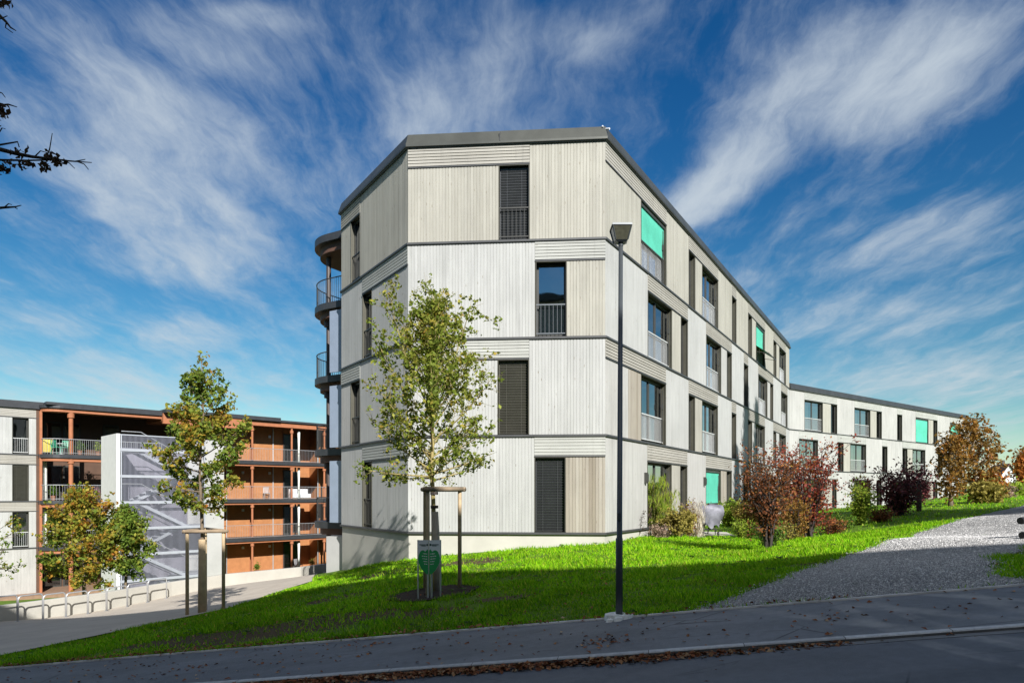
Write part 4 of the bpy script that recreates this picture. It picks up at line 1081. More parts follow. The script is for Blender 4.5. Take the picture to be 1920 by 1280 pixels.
for a in (-.25,.25,.0):
    s=MB(); s.tube([(bp.x+a*.9,bp.y-.05+(.3 if a==0 else 0),bp.z),(bp.x+a*.7,bp.y,bp.z+.4)],.02,6); s.build('leg',M['black'],t)
s=MB(); 
for sx in (-.28,.28): s.tube([(bp.x+sx-.02,bp.y-.15,bp.z+.08),(bp.x+sx+.02,bp.y-.15,bp.z+.08)],.08,12)
s.build('wheel',M['black'],t)
pv=[(bp.x-.6,bp.y-.3),(bp.x+.9,bp.y-.3),(bp.x+1.1,bp.y+1.5),(bp.x-.5,bp.y+1.5)]
sheet('patio_slab',pv,.3,.05,M['concrete'])
# dark post by the far shrubs
q=G(1723,958); s=MB(); s.tube([q-Vector((0,0,.2)),q+Vector((0,0,1.35)),q+Vector((0,0,1.4))],[.11,.11,.08],10); o=s.build('timber_post',M['bark_d'],None,True,q); tag(o,'short dark timber post in the lawn right of the purple shrub','post')
# ------------------------------------------------------------------ vegetation
nr=np.random.default_rng(11)
def leaf_mesh(name,pos,size,m,parent,up=.35,aspect=.62,var=.35,rng=None,vert=False):
    rng=rng or nr; pos=np.asarray(pos,float); n=len(pos)
    nrm=rng.normal(size=(n,3)); nrm/=np.linalg.norm(nrm,axis=1)[:,None]; nrm[:,2]+=up; nrm/=np.linalg.norm(nrm,axis=1)[:,None]
    a=rng.normal(size=(n,3))
    if vert: a=a*.28+np.array([0,0,1.0]); nrm[:,2]=0
    a-=nrm*(a*nrm).sum(1)[:,None]/(nrm*nrm).sum(1)[:,None]; a/=np.linalg.norm(a,axis=1)[:,None]; b=np.cross(nrm,a)
    s=(size*(1+var*rng.uniform(-1,1,n)))[:,None]
    v=np.stack([pos-a*s*.5, pos+b*s*aspect*.5-a*s*.06+nrm*s*.12, pos+a*s*.5, pos-b*s*aspect*.5-a*s*.06+nrm*s*.12],1).reshape(-1,3)
    me=bpy.data.meshes.new(name); me.vertices.add(4*n); me.vertices.foreach_set('co',v.astype(np.float32).ravel())
    me.loops.add(4*n); me.loops.foreach_set('vertex_index',np.arange(4*n,dtype=np.int32))
    me.polygons.add(n); me.polygons.foreach_set('loop_start',np.arange(0,4*n,4,dtype=np.int32)); me.polygons.foreach_set('loop_total',np.full(n,4,dtype=np.int32))
    me.materials.append(m); me.update(calc_edges=True); me.validate()
    o=bpy.data.objects.new(name,me); COL.objects.link(o); attach(o,parent); return o

def curve(a,b,bend,k=6):
    out=[]; 
    for i in range(k+1):
        t=i/k; out.append(a.lerp(b,t)+bend*(4*t*(1-t))*.5)
    return out
def rv(r,s): return Vector((r.gauss(0,s),r.gauss(0,s),r.gauss(0,s)))
def tree(name,label,cat,base,z_crown,z_top,prof,rt,nprim,nleaf,lsize,lm,bark,seed,el=(.5,1.3),nsec=5,trunk_low=None,twig=1.0,t0=0.0,group=None,lean=(0,0),clus=.06,prim_r=.33,leaf_in=.3,wrap=None,extra=None):
    r=random.Random(seed); t=thing(name,label,cat,base,group); Hh=z_top-base.z; H0=z_crown-base.z
    tp=[]; k=9
    for i in range(k+1):
        f=i/k; tp.append(Vector((base.x+lean[0]*f+r.gauss(0,.02)*f*2,base.y+lean[1]*f+r.gauss(0,.02)*f*2,base.z-.15+(Hh*.97+.15)*f)))
    trad=[rt*(1-.9*(i/k)**.8)*(1.18 if i==0 else 1) for i in range(k+1)]
    bm=MB(); bm.tube(tp,trad,9)
    def trunk_at(h):
        f=max(0,min(.999,(h+.15)/(Hh*.97+.15)))*k; i=int(f); return tp[i].lerp(tp[i+1],f-i), trad[i]+(trad[i+1]-trad[i])*(f-i)
    tips=[]
    def branch(a,b,bend,r0,r1,n=5,k=6):
        p=curve(a,b,bend,k); bm.tube(p,[r0+(r1-r0)*i/k for i in range(k+1)],n,cap=False); return p
    jobs=[]
    for i in range(nprim):
        f=(i+.5*r.random())/nprim; az=i*2.39996+r.uniform(-.4,.4)
        hs=H0+(Hh-H0)*(f**1.15)*.80*(1-.0)-.05
        e=el[0]+(el[1]-el[0])*f+r.uniform(-.12,.12)
        # length until the envelope
        a,ra_=trunk_at(hs); L=.15
        while L<4.5:
            he=hs+L*math.sin(e); rr_=L*math.cos(e); fe=(he-H0)/(Hh-H0)
            if fe>=1 or rr_>prof(fe): break
            L+=.05
        L*=r.uniform(.82,1.08); jobs.append((a,az,e,L,ra_))
    if extra:
        for h,az,e,L in extra: a,ra_=trunk_at(H0+h); jobs.append((a,az,e,L,ra_))
    for a,az,e,L,ra_ in jobs:
        d=Vector((math.cos(az)*math.cos(e),math.sin(az)*math.cos(e),math.sin(e)))
        b=a+d*L; bend=Vector((d.x,d.y,-.25))*(L*.10)+rv(r,.03*L)
        pr0=min(ra_*.62,.012+.010*L)*twig
        p=branch(a,b,bend,pr0,.004)
        def along(s):
            x=s*6; j=min(5,int(x)); return p[j].lerp(p[j+1],x-j)
        for q in range(int(6+L*9)):
            s=leaf_in+(1-leaf_in)*r.random()**.7; tips.append((along(s),clus*.8))
        ns=max(2,int(nsec*L))
        for j in range(ns):
            s=.22+.76*(j+r.random())/ns; q0=along(s); l2=(.22+.30*r.random())*L*(1.15-s*.65)
            d2=(d*.75+rv(r,.55)+Vector((0,0,.18))).normalized(); q1=q0+d2*l2
            sp=branch(q0,q1,rv(r,.04*l2),max(.0035,pr0*.38)*twig**.3,.002,3,3)
            for u in range(int(5+l2*22)):
                w=.2+.8*r.random(); x=w*3; jj=min(2,int(x)); tips.append((sp[jj].lerp(sp[jj+1],x-jj),clus))
    for u in range(int(nleaf*.012)+6): 
        a,_=trunk_at(H0+(Hh-H0)*(.7+.3*r.random())); tips.append((a,clus*1.2))
    bm.build('trunk',bark,t,True)
    rng=np.random.default_rng(seed); ix=rng.integers(0,len(tips),nleaf)
    nc=nleaf//5; ix=ix[:nc]; pos=np.array([tips[i][0] for i in ix])+rng.normal(size=(nc,3))*np.array([tips[i][1] for i in ix])[:,None]
    pos=np.repeat(pos,5,0)+rng.normal(0,lsize*.42,(nc*5,3))
    leaf_mesh('crown',pos,lsize,lm,t,rng=rng,var=.45)
    return t
def bush(name,label,cat,base,h,rx,nst,nleaf,lsize,lm,bark,seed,low=.15,spread=.8,shape='fan',clus=.06,stem_r=.014,group=None,ry=None,nsec=4,up=.35,aspect=.62,vert=False):
    r=random.Random(seed); t=thing(name,label,cat,base,group); bm=MB(); tips=[]; ry=ry or rx
    for i in range(nst):
        az=i*2.39996+r.random(); rad=math.sqrt((i+.5)/nst)*spread
        if shape=='fan': ex,ey,ez=rx*rad*math.cos(az)*r.uniform(.7,1.12),ry*rad*math.sin(az)*r.uniform(.7,1.12),h*(1-.28*rad**2)*r.uniform(.5,1.02)
        elif shape=='round': ex,ey,ez=rx*rad*math.cos(az),ry*rad*math.sin(az),h*(.45+.55*math.sqrt(max(0,1-rad*rad)))*r.uniform(.8,1.0)
        else: ex,ey,ez=rx*rad*math.cos(az),ry*rad*math.sin(az),h*r.uniform(.6,1.0)
        a=base+Vector((r.gauss(0,.05)*rx,r.gauss(0,.05)*rx,-.08)); b=base+Vector((ex,ey,ez))
        bend=Vector((ex,ey,0))*(-.18 if shape!='round' else .35)+rv(r,.05*h)
        p=curve(a,b,bend,6); bm.tube(p,[stem_r*(1-.85*k/6) for k in range(7)],5,cap=False)
        def along(s):
            x=s*6; j=min(5,int(x)); return p[j].lerp(p[j+1],x-j)
        for q in range(10): tips.append((along(low+(1-low)*r.random()),clus))
        for j in range(nsec):
            s=low+(1-low)*(j+r.random())/nsec; q0=along(min(.99,s)); l2=h*(.12+.16*r.random()); d2=((b-a).normalized()*.6+rv(r,.5)+Vector((ex,ey,0)).normalized()*.35).normalized()
            q1=q0+d2*l2; bm.tube([q0,q0.lerp(q1,.5)+rv(r,.02),q1],[stem_r*.4,stem_r*.3,.002],3,cap=False)
            for u in range(7): tips.append((q0.lerp(q1,.15+.85*r.random()),clus))
    bm.build('stems',bark,t,True)
    rng=np.random.default_rng(seed); ix=rng.integers(0,len(tips),nleaf)
    pos=np.array([tips[i][0] for i in ix])+rng.normal(size=(nleaf,3))*np.array([tips[i][1] for i in ix])[:,None]
    pos[:,2]=np.maximum(pos[:,2],base.z+.03)
    leaf_mesh('foliage',pos,lsize,lm,t,up=up,aspect=aspect,rng=rng,vert=vert); return t

LM={}
LM['maple']=leafmat('young_maple_leaves',[(0,(0.140,0.210,0.031)),(.4,(0.238,0.308,0.043)),(.68,(0.351,0.378,0.063)),(.86,(0.477,0.393,0.070)),(1,(0.561,0.281,0.056))],.38,clump=.45)
LM['oak']=leafmat('young_autumn_leaves',[(0,(0.110,0.195,0.037)),(.4,(0.207,0.293,0.043)),(.62,(0.342,0.342,0.049)),(.82,(0.488,0.293,0.043)),(1,(0.439,0.159,0.037))],.36,clump=.5)
LM['round']=leafmat('round_tree_leaves',[(0,(.10,.18,.03)),(.3,(.20,.28,.04)),(.55,(.38,.34,.05)),(.78,(.52,.28,.04)),(1,(.50,.15,.04))],.36,clump=.55)
LM['roundg']=leafmat('green_tree_leaves',[(0,(.10,.19,.03)),(.5,(.22,.31,.045)),(.8,(.38,.36,.06)),(1,(.46,.25,.04))],.36,clump=.5)
LM['red']=leafmat('red_leaves',[(0,(0.131,0.041,0.025)),(.3,(0.279,0.061,0.041)),(.6,(0.410,0.082,0.057)),(.8,(0.426,0.197,0.041)),(1,(0.492,0.131,0.098))],.35,clump=.4)
LM['rust']=leafmat('rust_leaves',[(0,(0.107,0.049,0.025)),(.35,(0.221,0.090,0.037)),(.6,(0.344,0.115,0.049)),(.8,(0.369,0.197,0.049)),(1,(0.410,0.295,0.074))],.35,clump=.4)
LM['purple']=leafmat('purple_leaves',[(0,(0.069,0.022,0.032)),(.5,(0.139,0.042,0.051)),(.85,(0.256,0.069,0.069)),(1,(0.371,0.115,0.093))],.2,clump=.3)
LM['gold']=leafmat('golden_brown_leaves',[(0,(0.143,0.084,0.024)),(.4,(0.262,0.155,0.035)),(.7,(0.380,0.202,0.042)),(1,(0.428,0.143,0.035))],.3,clump=.5)
LM['orange']=leafmat('orange_leaves',[(0,(0.362,0.116,0.029)),(.5,(0.551,0.189,0.036)),(1,(0.609,0.319,0.058))],.3,clump=.5)
LM['yg']=leafmat('yellow_green_leaves',[(0,(.20,.32,.03)),(.5,(.34,.46,.05)),(1,(.52,.52,.09))],.4,clump=.35)
LM['olive']=leafmat('olive_yellow_leaves',[(0,(0.189,0.160,0.043)),(.5,(0.377,0.319,0.072)),(1,(0.551,0.450,0.116))],.3,clump=.4)
LM['straw']=leafmat('straw_blades',[(0,(0.580,0.522,0.392)),(.5,(0.783,0.725,0.609)),(1,(0.899,0.841,0.754))],.3,clump=.3)
LM['green']=leafmat('green_leaves',[(0,(0.072,0.160,0.022)),(.5,(0.131,0.246,0.029)),(1,(0.246,0.319,0.043))],.3,clump=.4)
LM['pinkish']=leafmat('pale_twig_leaves',[(0,(0.232,0.160,0.131)),(.5,(0.435,0.290,0.232)),(1,(0.580,0.478,0.319))],.3,clump=.3)
LM['dark']=leafmat('dark_brown_leaves',[(0,(0.051,0.029,0.017)),(.6,(0.102,0.058,0.029)),(1,(0.145,0.087,0.036))],.25,clump=.3)
LM['needle']=leafmat('spruce_needles',[(0,(.02,.045,.02)),(1,(.05,.08,.03))],.1)

LM['pink']=leafmat('pink_blossom',[(0,(.12,.22,.05)),(.4,(.55,.18,.26)),(1,(.75,.40,.48))],.2,clump=.2)
for k,(lab,px,w_,z_,mm) in enumerate(POTS): pot(lab,px,w_,z_,None,m=LM[mm],seed=200+k)
# ---- the young maple in the lawn, its stakes and its sign
mb_=G(815,1109); YM=mb_.y; zpx=lambda py,Y: -(py-HY)/F*Y
def egg(f):
    f=max(0,min(1,f)); return float(np.interp(f,[0,.06,.15,.3,.45,.58,.70,.82,.92,1.0],[.55,1.05,1.05,1.12,1.32,1.30,1.08,.78,.5,.1]))
tree('young_maple','young maple with thinning olive-green leaves and wrapped trunk, staked in the lawn','tree',mb_,zpx(898,YM),zpx(552,YM),egg,.072,40,14500,.078,LM['maple'],M['bark_y'],21,el=(.42,1.42),nsec=8,twig=.9,clus=.06,leaf_in=.38,lean=(-.1,0),
     extra=[(.05,3.3,.10,1.35),(.1,-.15,.32,1.25),(.02,2.9,-.05,.9),(.5,3.0,.5,1.5),(.35,.1,.5,1.4),(1.2,1.6,1.35,2.9),(1.3,3.4,1.22,2.6),(1.2,.3,1.25,2.6),(1.0,-1.3,1.3,2.6),(.6,-1.5,.8,1.7)])
mt=bpy.data.objects['young_maple']
s=MB(); s.tube([mb_+Vector((.05,0,-.1)),mb_+Vector((.035,0,.9)),mb_+Vector((.0,0,1.65))],[.088,.080,.074],12); s.build('trunk_wrap',M['bark_wrap'],mt,True)
s=MB(); 
for z in (.55,1.72,2.0): s.tube([mb_+Vector((.03-.02*z,0,z)),mb_+Vector((.03-.02*z,0,z+.06))],.080 if z>1.7 else .090,12)
s.build('trunk_tie',M['bark_d'],mt)
def stakes(label,posts,ztop,rw=.042,barr=.05):
    base=posts[0]; t=thing('tree_stakes',label,'tree stakes',base,'wooden stake frames round young trees')
    for p in posts:
        s=MB(); s.tube([Vector((p.x,p.y,p.z-.2)),Vector((p.x,p.y,ztop+.02)),Vector((p.x,p.y,ztop+.05))],[rw,rw*.95,rw*.7],10); s.build('post',M['wood_pale'],t,True)
    n=len(posts)
    for i in range(n):
        a=posts[i]; b=posts[(i+1)%n]; d=(Vector((b.x,b.y,0))-Vector((a.x,a.y,0))).normalized(); A=Vector((a.x,a.y,ztop+.03))-d*.1; B=Vector((b.x,b.y,ztop+.03))+d*.1
        s=MB(); nn=Vector((d.y,-d.x,0)); s.tube([A+nn*.05,B+nn*.05],barr,8); s.build('cross_bar',M['wood_grey'],t,True)
    return t
def gp(px,Y): x=(px-HX)/F*Y; return Vector((x,Y,H(x,Y)))
zs=zpx(914,YM)-.06
stakes('three pale round stakes with half-round rails holding the young maple',[gp(802,YM-.62),gp(862,YM+.12),gp(797,YM+.58)],zs)
# sign: two boards on thin white posts
sb=gp(803,YM-.85); Ys=sb.y; t=thing('tree_sign','white folded sign with a green heart-shaped tree in front of the staked maple','sign',sb)
c=Vector((P(804,0,Ys).x,Ys,0)); zt_,zb2=zpx(1012,Ys),zpx(1076,Ys); wv=.225
for sx,nm in ((-1,'left'),(1,'right')):
    d=Vector((sx*.97,.25,0)); nn=Vector((sx*.25,-.97,0))
    Q=lambda u,v,w=0.0: Vector((c.x,c.y,0))+d*u+nn*w+Vector((0,0,v))
    hh_=zt_-zb2; out_=[(.006,0.0),(wv*.24,.012*hh_),(wv*.42,.06*hh_),(wv*.64,.14*hh_),(wv*.82,.24*hh_),(wv*.965,.34*hh_),(wv,.46*hh_),(wv,hh_),(.006,hh_)]
    s=MB(); A_=[Q(u,zb2+v,.006) for u,v in out_]; B_=[Q(u,zb2+v,-.006) for u,v in out_]; n_=len(out_)
    s.idx(A_+B_,[tuple(range(n_)),tuple(range(n_,2*n_))[::-1]]+[(i,(i+1)%n_,n_+(i+1)%n_,n_+i) for i in range(n_)]); pan=s.build('sign_panel',M['steelw'],t)
    h=zt_-zb2; s=MB()
    # green crown: half a heart that hangs down to a point
    prof=[(0.0,.70),(.10,.74),(.16,.70),(.30,.66),(.42,.70),(.60,.70),(.78,.66),(.92,.56),(.985,.46),(.95,.34),(.80,.24),(.62,.14),(.40,.06),(.22,.01),(0,.0)]
    s.face([Q(.008+u*(wv-.012),zb2+v*h*1.0,.0085) for u,v in prof]); 
    s.build('green_crown_print',simple('green_sign_print',(.02,.30,.085),.5,0,.03),pan)
    s=MB()
    for k in range(5):
        v=zb2+h*(.58-.075*k); w_=[.52,.62,.6,.5,.4][k]
        x=.03
        while x<wv*w_:
            l=.018+.02*((k*7+int(x*100))%3)/2; s.face([Q(x,v+.012*math.sin(x*9),.0105),Q(min(x+l,wv*w_),v+.012*math.sin(x*9),.0105),Q(min(x+l,wv*w_),v+.016+.012*math.sin(x*9),.0105),Q(x,v+.016+.012*math.sin(x*9),.0105)]); x+=l+.010
    s.build('sign_lettering',M['steelw'],pan)
    s=MB(); s.face([Q(.02+.02*math.cos(a)+.01,zt_-.09+.022*math.sin(a),.009) for a in np.linspace(0,6.28,12)[:-1]])
    s.face([Q(.06,zt_-.098,.009),Q(.19,zt_-.098,.009),Q(.19,zt_-.082,.009),Q(.06,zt_-.082,.009)]); s.face([Q(.06,zt_-.118,.009),Q(.15,zt_-.118,.009),Q(.15,zt_-.106,.009),Q(.06,zt_-.106,.009)])
    s.build('sign_header',simple('sign_header_print',(.04,.09,.07),.5),pan)
    q=Q(wv,0); s=MB(); s.tube([(q.x,q.y+.02,H(q.x,q.y)-.2),(q.x,q.y+.02,zt_)],.016,8); s.build('post',M['rail'],t)
s=MB(); 
for dx in (-.02,.05): s.tube([(c.x+dx,c.y+.03,H(c.x,c.y)-.2),(c.x+dx,c.y+.03,zb2+.1)],.02,8)
s.build('post',M['rail'],t)

# ---- the second young tree beside the plaza
t2=gp(379,17.6); Y2=t2.y
def cone(f):
    f=max(0,min(1,f)); return float(np.interp(f,[0,.1,.25,.4,.52,.66,.8,.9,1],[.4,.9,1.12,1.15,1.02,.60,.42,.18,.04]))
tree('young_autumn_tree','slim young tree with green top and orange-brown middle, staked beside the plaza','tree',t2,zpx(958,Y2),zpx(655,Y2),cone,.075,34,7200,.105,LM['oak'],M['bark'],33,el=(.05,1.2),nsec=7,clus=.07,leaf_in=.25)
s=MB(); s.tube([t2+Vector((0,0,-.1)),t2+Vector((0,0,1.0)),t2+Vector((.0,0,1.9))],[.105,.095,.085],12); s.build('trunk_wrap',M['wood_pale'],bpy.data.objects['young_autumn_tree'],True)
stakes('three grey stakes with rails holding the slim tree at the plaza edge',[gp(351,Y2-.25),gp(419,Y2-.05),gp(385,Y2+.9)],zpx(997,Y2),.045,.045)

# ---- round trees behind the low wall, sparse tree at the left frame edge
def ball(f):
    f=max(0,min(1,f)); return float(np.interp(f,[0,.15,.4,.65,.85,1],[.8,1.25,1.55,1.35,.9,.2]))
b=P(158,1115,29.0); b.z=H(b.x,b.y)
tree('round_autumn_tree','bushy round tree turning orange and yellow behind the low wall','tree',b,zpx(1085,29),zpx(915,29),lambda f: 1.0*ball(f),.10,30,7500,.15,LM['round'],M['bark'],41,el=(.0,1.3),nsec=7,clus=.12,leaf_in=.2)
b=P(236,1105,30.0); b.z=H(b.x,b.y)
tree('round_green_tree','lower yellow-green bushy tree between the orange tree and the stair tower','tree',b,zpx(1075,30),zpx(956,30),lambda f: .72*ball(f),.08,24,6000,.15,LM['roundg'],M['bark'],42,el=(.0,1.3),nsec=7,clus=.11,leaf_in=.2)
b=P(-42,1150,24.5); b.z=H(b.x,b.y)
tree('sparse_tree','sparse olive-leaved tree reaching into the left frame edge above the bike racks','tree',b,zpx(1090,24.5),zpx(925,24.5),lambda f:.95*ball(f),.08,18,1500,.11,LM['roundg'],M['bark'],43,el=(.0,1.2),nsec=5,clus=.08)

# ---- overhanging branches from a roadside tree outside the left frame edge
ob=Vector((-7.2,2.2,0)); ob.z=H(ob.x,ob.y)
t=thing('roadside_tree','dark bare branches with a few withered leaves reaching in at the top left','tree',ob)
s=MB(); s.tube([ob+Vector((0,0,-.2)),ob+Vector((.05,0,1.5)),ob+Vector((.1,.1,3.5)),ob+Vector((.15,.1,6)),ob+Vector((.1,.2,8))],[.2,.16,.13,.09,.03],10)
tips=[]; rb=random.Random(5); YB=4.0
def limb(pts,r0,r1): s.tube(pts,[r0+(r1-r0)*i/(len(pts)-1) for i in range(len(pts))],6)
def ipts(l,Y=YB): return [P(a,b,Y) for a,b in l]
L1=ipts([(-700,420),(-400,300),(-150,270),(-20,275),(30,288),(60,294),(95,298),(130,302),(172,305)]); L1=[ob+Vector((.08,.05,2.6))]+L1; limb(L1,.022,.0022)
limb(ipts([(-20,275),(10,270),(33,266),(36,276)]),.006,.003)
limb(ipts([(86,297),(93,280),(98,250)]),.005,.002); limb(ipts([(66,293),(76,283),(90,287)]),.004,.002)
limb(ipts([(118,301),(130,306),(140,316)]),.004,.002); limb(ipts([(145,303),(158,308),(166,318)]),.004,.002); limb(ipts([(140,303),(160,299)]),.004,.002)
limb(ipts([(-150,270),(-60,300),(0,300),(50,301),(95,300)]),.008,.004)
limb(ipts([(0,300),(20,308),(60,309)]),.004,.002)
for cx_,cy_,n_ in ((36,284,16),(95,296,34),(45,308,18),(18,306,12),(108,305,14),(4,318,30),(80,312,12),(86,318,8),(60,308,8)):
    for k in range(n_): tips.append(P(cx_+rb.gauss(0,6),cy_+rb.gauss(0,4.5),YB+rb.gauss(0,.03)))
L2=[ob+Vector((.1,.08,3.2))]+ipts([(-600,120),(-200,40),(-40,20),(0,30),(12,42),(20,52),(30,58)]); limb(L2,.02,.0022)
limb(ipts([(12,42),(10,52),(24,62)]),.004,.002); limb(ipts([(0,36),(14,30)]),.004,.002)
for k in range(40): tips.append(P(4+rb.gauss(0,8),8+rb.gauss(0,5),YB+rb.gauss(0,.04)))
L3=[ob+Vector((.1,.08,2.9))]+ipts([(-600,260),(-200,210),(-40,196),(0,198),(16,196),(32,201)]); limb(L3,.018,.002)
limb(ipts([(-10,170),(4,175),(10,183)]),.004,.002); limb(ipts([(-30,198),(-10,170)]),.005,.004); limb(ipts([(-10,262),(4,240),(10,242)]),.004,.002); limb(ipts([(-60,200),(-10,240),(2,236)]),.006,.003)
for k in range(50): tips.append(P(3+rb.gauss(0,7),213+rb.gauss(0,7),YB+rb.gauss(0,.04)))
L4=[ob+Vector((.08,.05,2.2))]+ipts([(-600,470),(-200,410),(-30,392),(10,389),(28,388),(40,385)]); limb(L4,.016,.002)
limb(ipts([(8,389),(16,382),(22,384)]),.004,.002); limb(ipts([(26,388),(33,392)]),.003,.002)
for az in range(9):
    a=ob+Vector((.12,.1,3+.5*az)); e_=a+Vector((1.6*math.cos(2.2+az*.5),1.2*math.sin(2.2+az*.5)-.6,1.0)); limb([a,a.lerp(e_,.5)+Vector((0,0,.15)),e_],.04,.006)
    for k in range(40): tips.append(e_+rv(rb,.25))
s.build('trunk',M['bark_d'],t,True); leaf_mesh('crown',tips,.034,LM['dark'],t)

# ---- shrub border in front of the right facade
def B(name,label,cat,px,py,top,hw,nst,nleaf,ls,lm,seed,Y=None,bark='bark_d',**kw):
    b=G(px,py) if Y is None else gp(px,Y); k=b.y/F
    return bush(name,label,cat,b,(py-top)*k if Y is None else b.z*-1*0+((HY-top)*k-b.z),hw*k,nst,nleaf,ls,LM[lm],M[bark],seed,**kw)
B('twiggy_shrub','bare dark upright stalks against the plinth right of the lamp post','shrub',1197,1007,940,14,9,160,.05,'dark',51,shape='up',stem_r=.012,clus=.03)
B('tall_grass','tall bright yellow-green grass in front of the first ground-floor door','ornamental grass',1236,1004,890,24,46,2000,.24,'yg',52,shape='up',bark='bark_y',stem_r=.006,clus=.02,vert=True,aspect=.10,low=.02,nsec=2,spread=1.0)
B('arching_shrub','vase-shaped olive-yellow shrub between the tall grass and the covered barbecue','shrub',1274,1008,945,38,34,3600,.085,'olive',53,shape='fan',bark='bark',spread=1.0,clus=.05,low=.35)
B('rust_perennial','rusty brown plant on the right side of the olive-yellow shrub','shrub',1292,1006,935,16,14,500,.06,'rust',54,shape='fan',bark='bark',clus=.05)
B('wispy_bamboo','second clump of bright green stalks right of the tall grass','ornamental grass',1256,1004,905,10,18,650,.22,'yg',77,shape='up',bark='bark_y',stem_r=.006,clus=.02,vert=True,aspect=.10,low=.05,nsec=2)
B('pale_grass','pale dry grass tuft directly left of the covered barbecue','ornamental grass',1308,1006,948,14,46,1500,.24,'straw',55,vert=True,shape='up',bark='straw_b' if 'straw_b' in M else 'wood_pale',stem_r=.008,clus=.03,aspect=.09,low=.02)
B('pale_blossom_shrub','thin pale blossoming twigs above the shrubs left of the barbecue','shrub',1300,1000,928,30,16,420,.06,'pinkish',56,shape='fan',bark='bark',clus=.06,low=.55)
B('low_groundcover','low pale flowering plants at the foot of the tall bright grass','shrub',1238,1008,984,26,30,900,.06,'pinkish',57,shape='round',bark='bark',clus=.06)
B('yellow_border_plant','loose yellow-green plant behind the barbecue under the green blind','shrub',1368,985,938,32,30,3200,.11,'yg',58,shape='fan',bark='bark_y',clus=.07)
B('green_border_shrub','bushy green-yellow shrub left of the rust-brown shrub','shrub',1400,990,940,28,26,3000,.10,'olive',59,shape='round',bark='bark',clus=.07)
B('rust_shrub','large rust-brown shrub with dark forked stem, in front of the red one','shrub',1440,1030,862,44,28,3400,.078,'rust',60,shape='up',spread=1.0,clus=.10,stem_r=.032,low=.30,nsec=6)
B('red_shrub','tallest bright red and orange shrub beside the rust-brown one','shrub',1516,1008,824,54,32,3700,.095,'red',61,shape='up',spread=1.0,clus=.11,stem_r=.03,low=.2,nsec=6)
B('red_twig_shrub','slender red-leaved shrub close behind the rust-brown shrub','shrub',1478,1000,846,40,20,1900,.095,'red',62,shape='up',clus=.09,stem_r=.02,low=.3)
B('orange_shrub','golden-orange shrub low between the red shrubs','shrub',1492,1012,925,30,20,1500,.085,'gold',63,shape='round',clus=.08,stem_r=.02,low=.1)
B('low_green_shrub','low green bush at the foot of the rust-brown shrub','shrub',1443,1027,978,26,18,1300,.075,'green',64,shape='round',clus=.07)
B('low_red_cover','low reddish ground plants right of the red shrub','shrub',1560,1000,972,32,24,900,.08,'rust',65,shape='round',clus=.08)
B('border_perennial','low straw-yellow plants at the foot of the red shrub on its left','shrub',1470,1014,982,26,26,1000,.08,'olive',101,shape='round',clus=.07)
B('border_perennial','low dark green plants between the red shrub and the mixed shrub','shrub',1578,992,968,26,24,1000,.09,'green',102,shape='round',clus=.08)
B('border_perennial','low yellow plants right of the barbecue, left of the rust-brown shrub','shrub',1395,1008,975,28,26,1100,.08,'yg',103,shape='round',clus=.08)
B('border_perennial','knee-high rust and green plants right of the mixed shrub','shrub',1650,978,955,24,22,900,.10,'rust',104,shape='round',clus=.09)
B('mixed_shrub','small yellow-green shrub with orange tips between the red and purple shrubs','shrub',1612,984,900,28,22,2000,.10,'yg',66,shape='fan',clus=.09,stem_r=.02)
B('red_leaf_sapling','thin sapling with red leaves above the mixed shrub','shrub',1618,978,888,20,10,420,.11,'red',67,shape='up',clus=.08,low=.5)
B('purple_shrub','dark purple-black shrub with spreading crown near the wing','shrub',1688,966,862,52,30,2900,.125,'purple',68,shape='fan',spread=.95,clus=.14,stem_r=.035,low=.22,nsec=6)
B('purple_sapling','smaller wine-red shrub just right of the purple-black one','shrub',1722,955,870,22,14,1300,.12,'purple',69,shape='fan',clus=.13,low=.45)
def at(f): return lambda x: f*ball(x)
b=G(1782,948); k=b.y/F; tree('golden_tree','multi-branched golden-brown tree in front of the end of the wing','tree',b,b.z+18*k,b.z+138*k,lambda f: 23*k*float(np.interp(f,[0,.2,.5,.8,1],[.5,.85,1.1,.8,.2])),.13,22,2300,.15,LM['gold'],M['bark'],71,el=(.35,1.3),nsec=4,clus=.2,leaf_in=.2,twig=2.0)
b=G(1836,941); k=b.y/F; tree('orange_birch','taller orange-brown tree with a pale birch-like trunk at the wing end','tree',b,b.z+35*k,b.z+156*k,lambda f: 38*k*float(np.interp(f,[0,.2,.5,.8,1],[.55,.95,1.15,.9,.35])),.22,30,3600,.17,LM['gold'],M['bark_p'],72,el=(.1,1.25),nsec=4,clus=.25,leaf_in=.25,twig=2.2,lean=(-.5,0))
B('orange_hedge','dense orange shrub under the birch-like tree','shrub',1852,940,888,18,22,1200,.22,'orange',73,shape='round',clus=.25,stem_r=.04)
B('yellow_hedge','yellow-green hedge bush at the foot of the birch-like tree','shrub',1850,942,908,30,26,1700,.22,'olive',74,shape='round',clus=.2,stem_r=.04)
B('green_hedge','fresh green bush right of the autumn trees near the skyline','shrub',1902,930,908,17,24,1400,.24,'yg',75,shape='round',clus=.22,stem_r=.04)
B('red_hedge','brownish bare hedge below the white gabled house','shrub',1880,934,908,16,22,900,.2,'pinkish',76,shape='round',clus=.22,stem_r=.04)
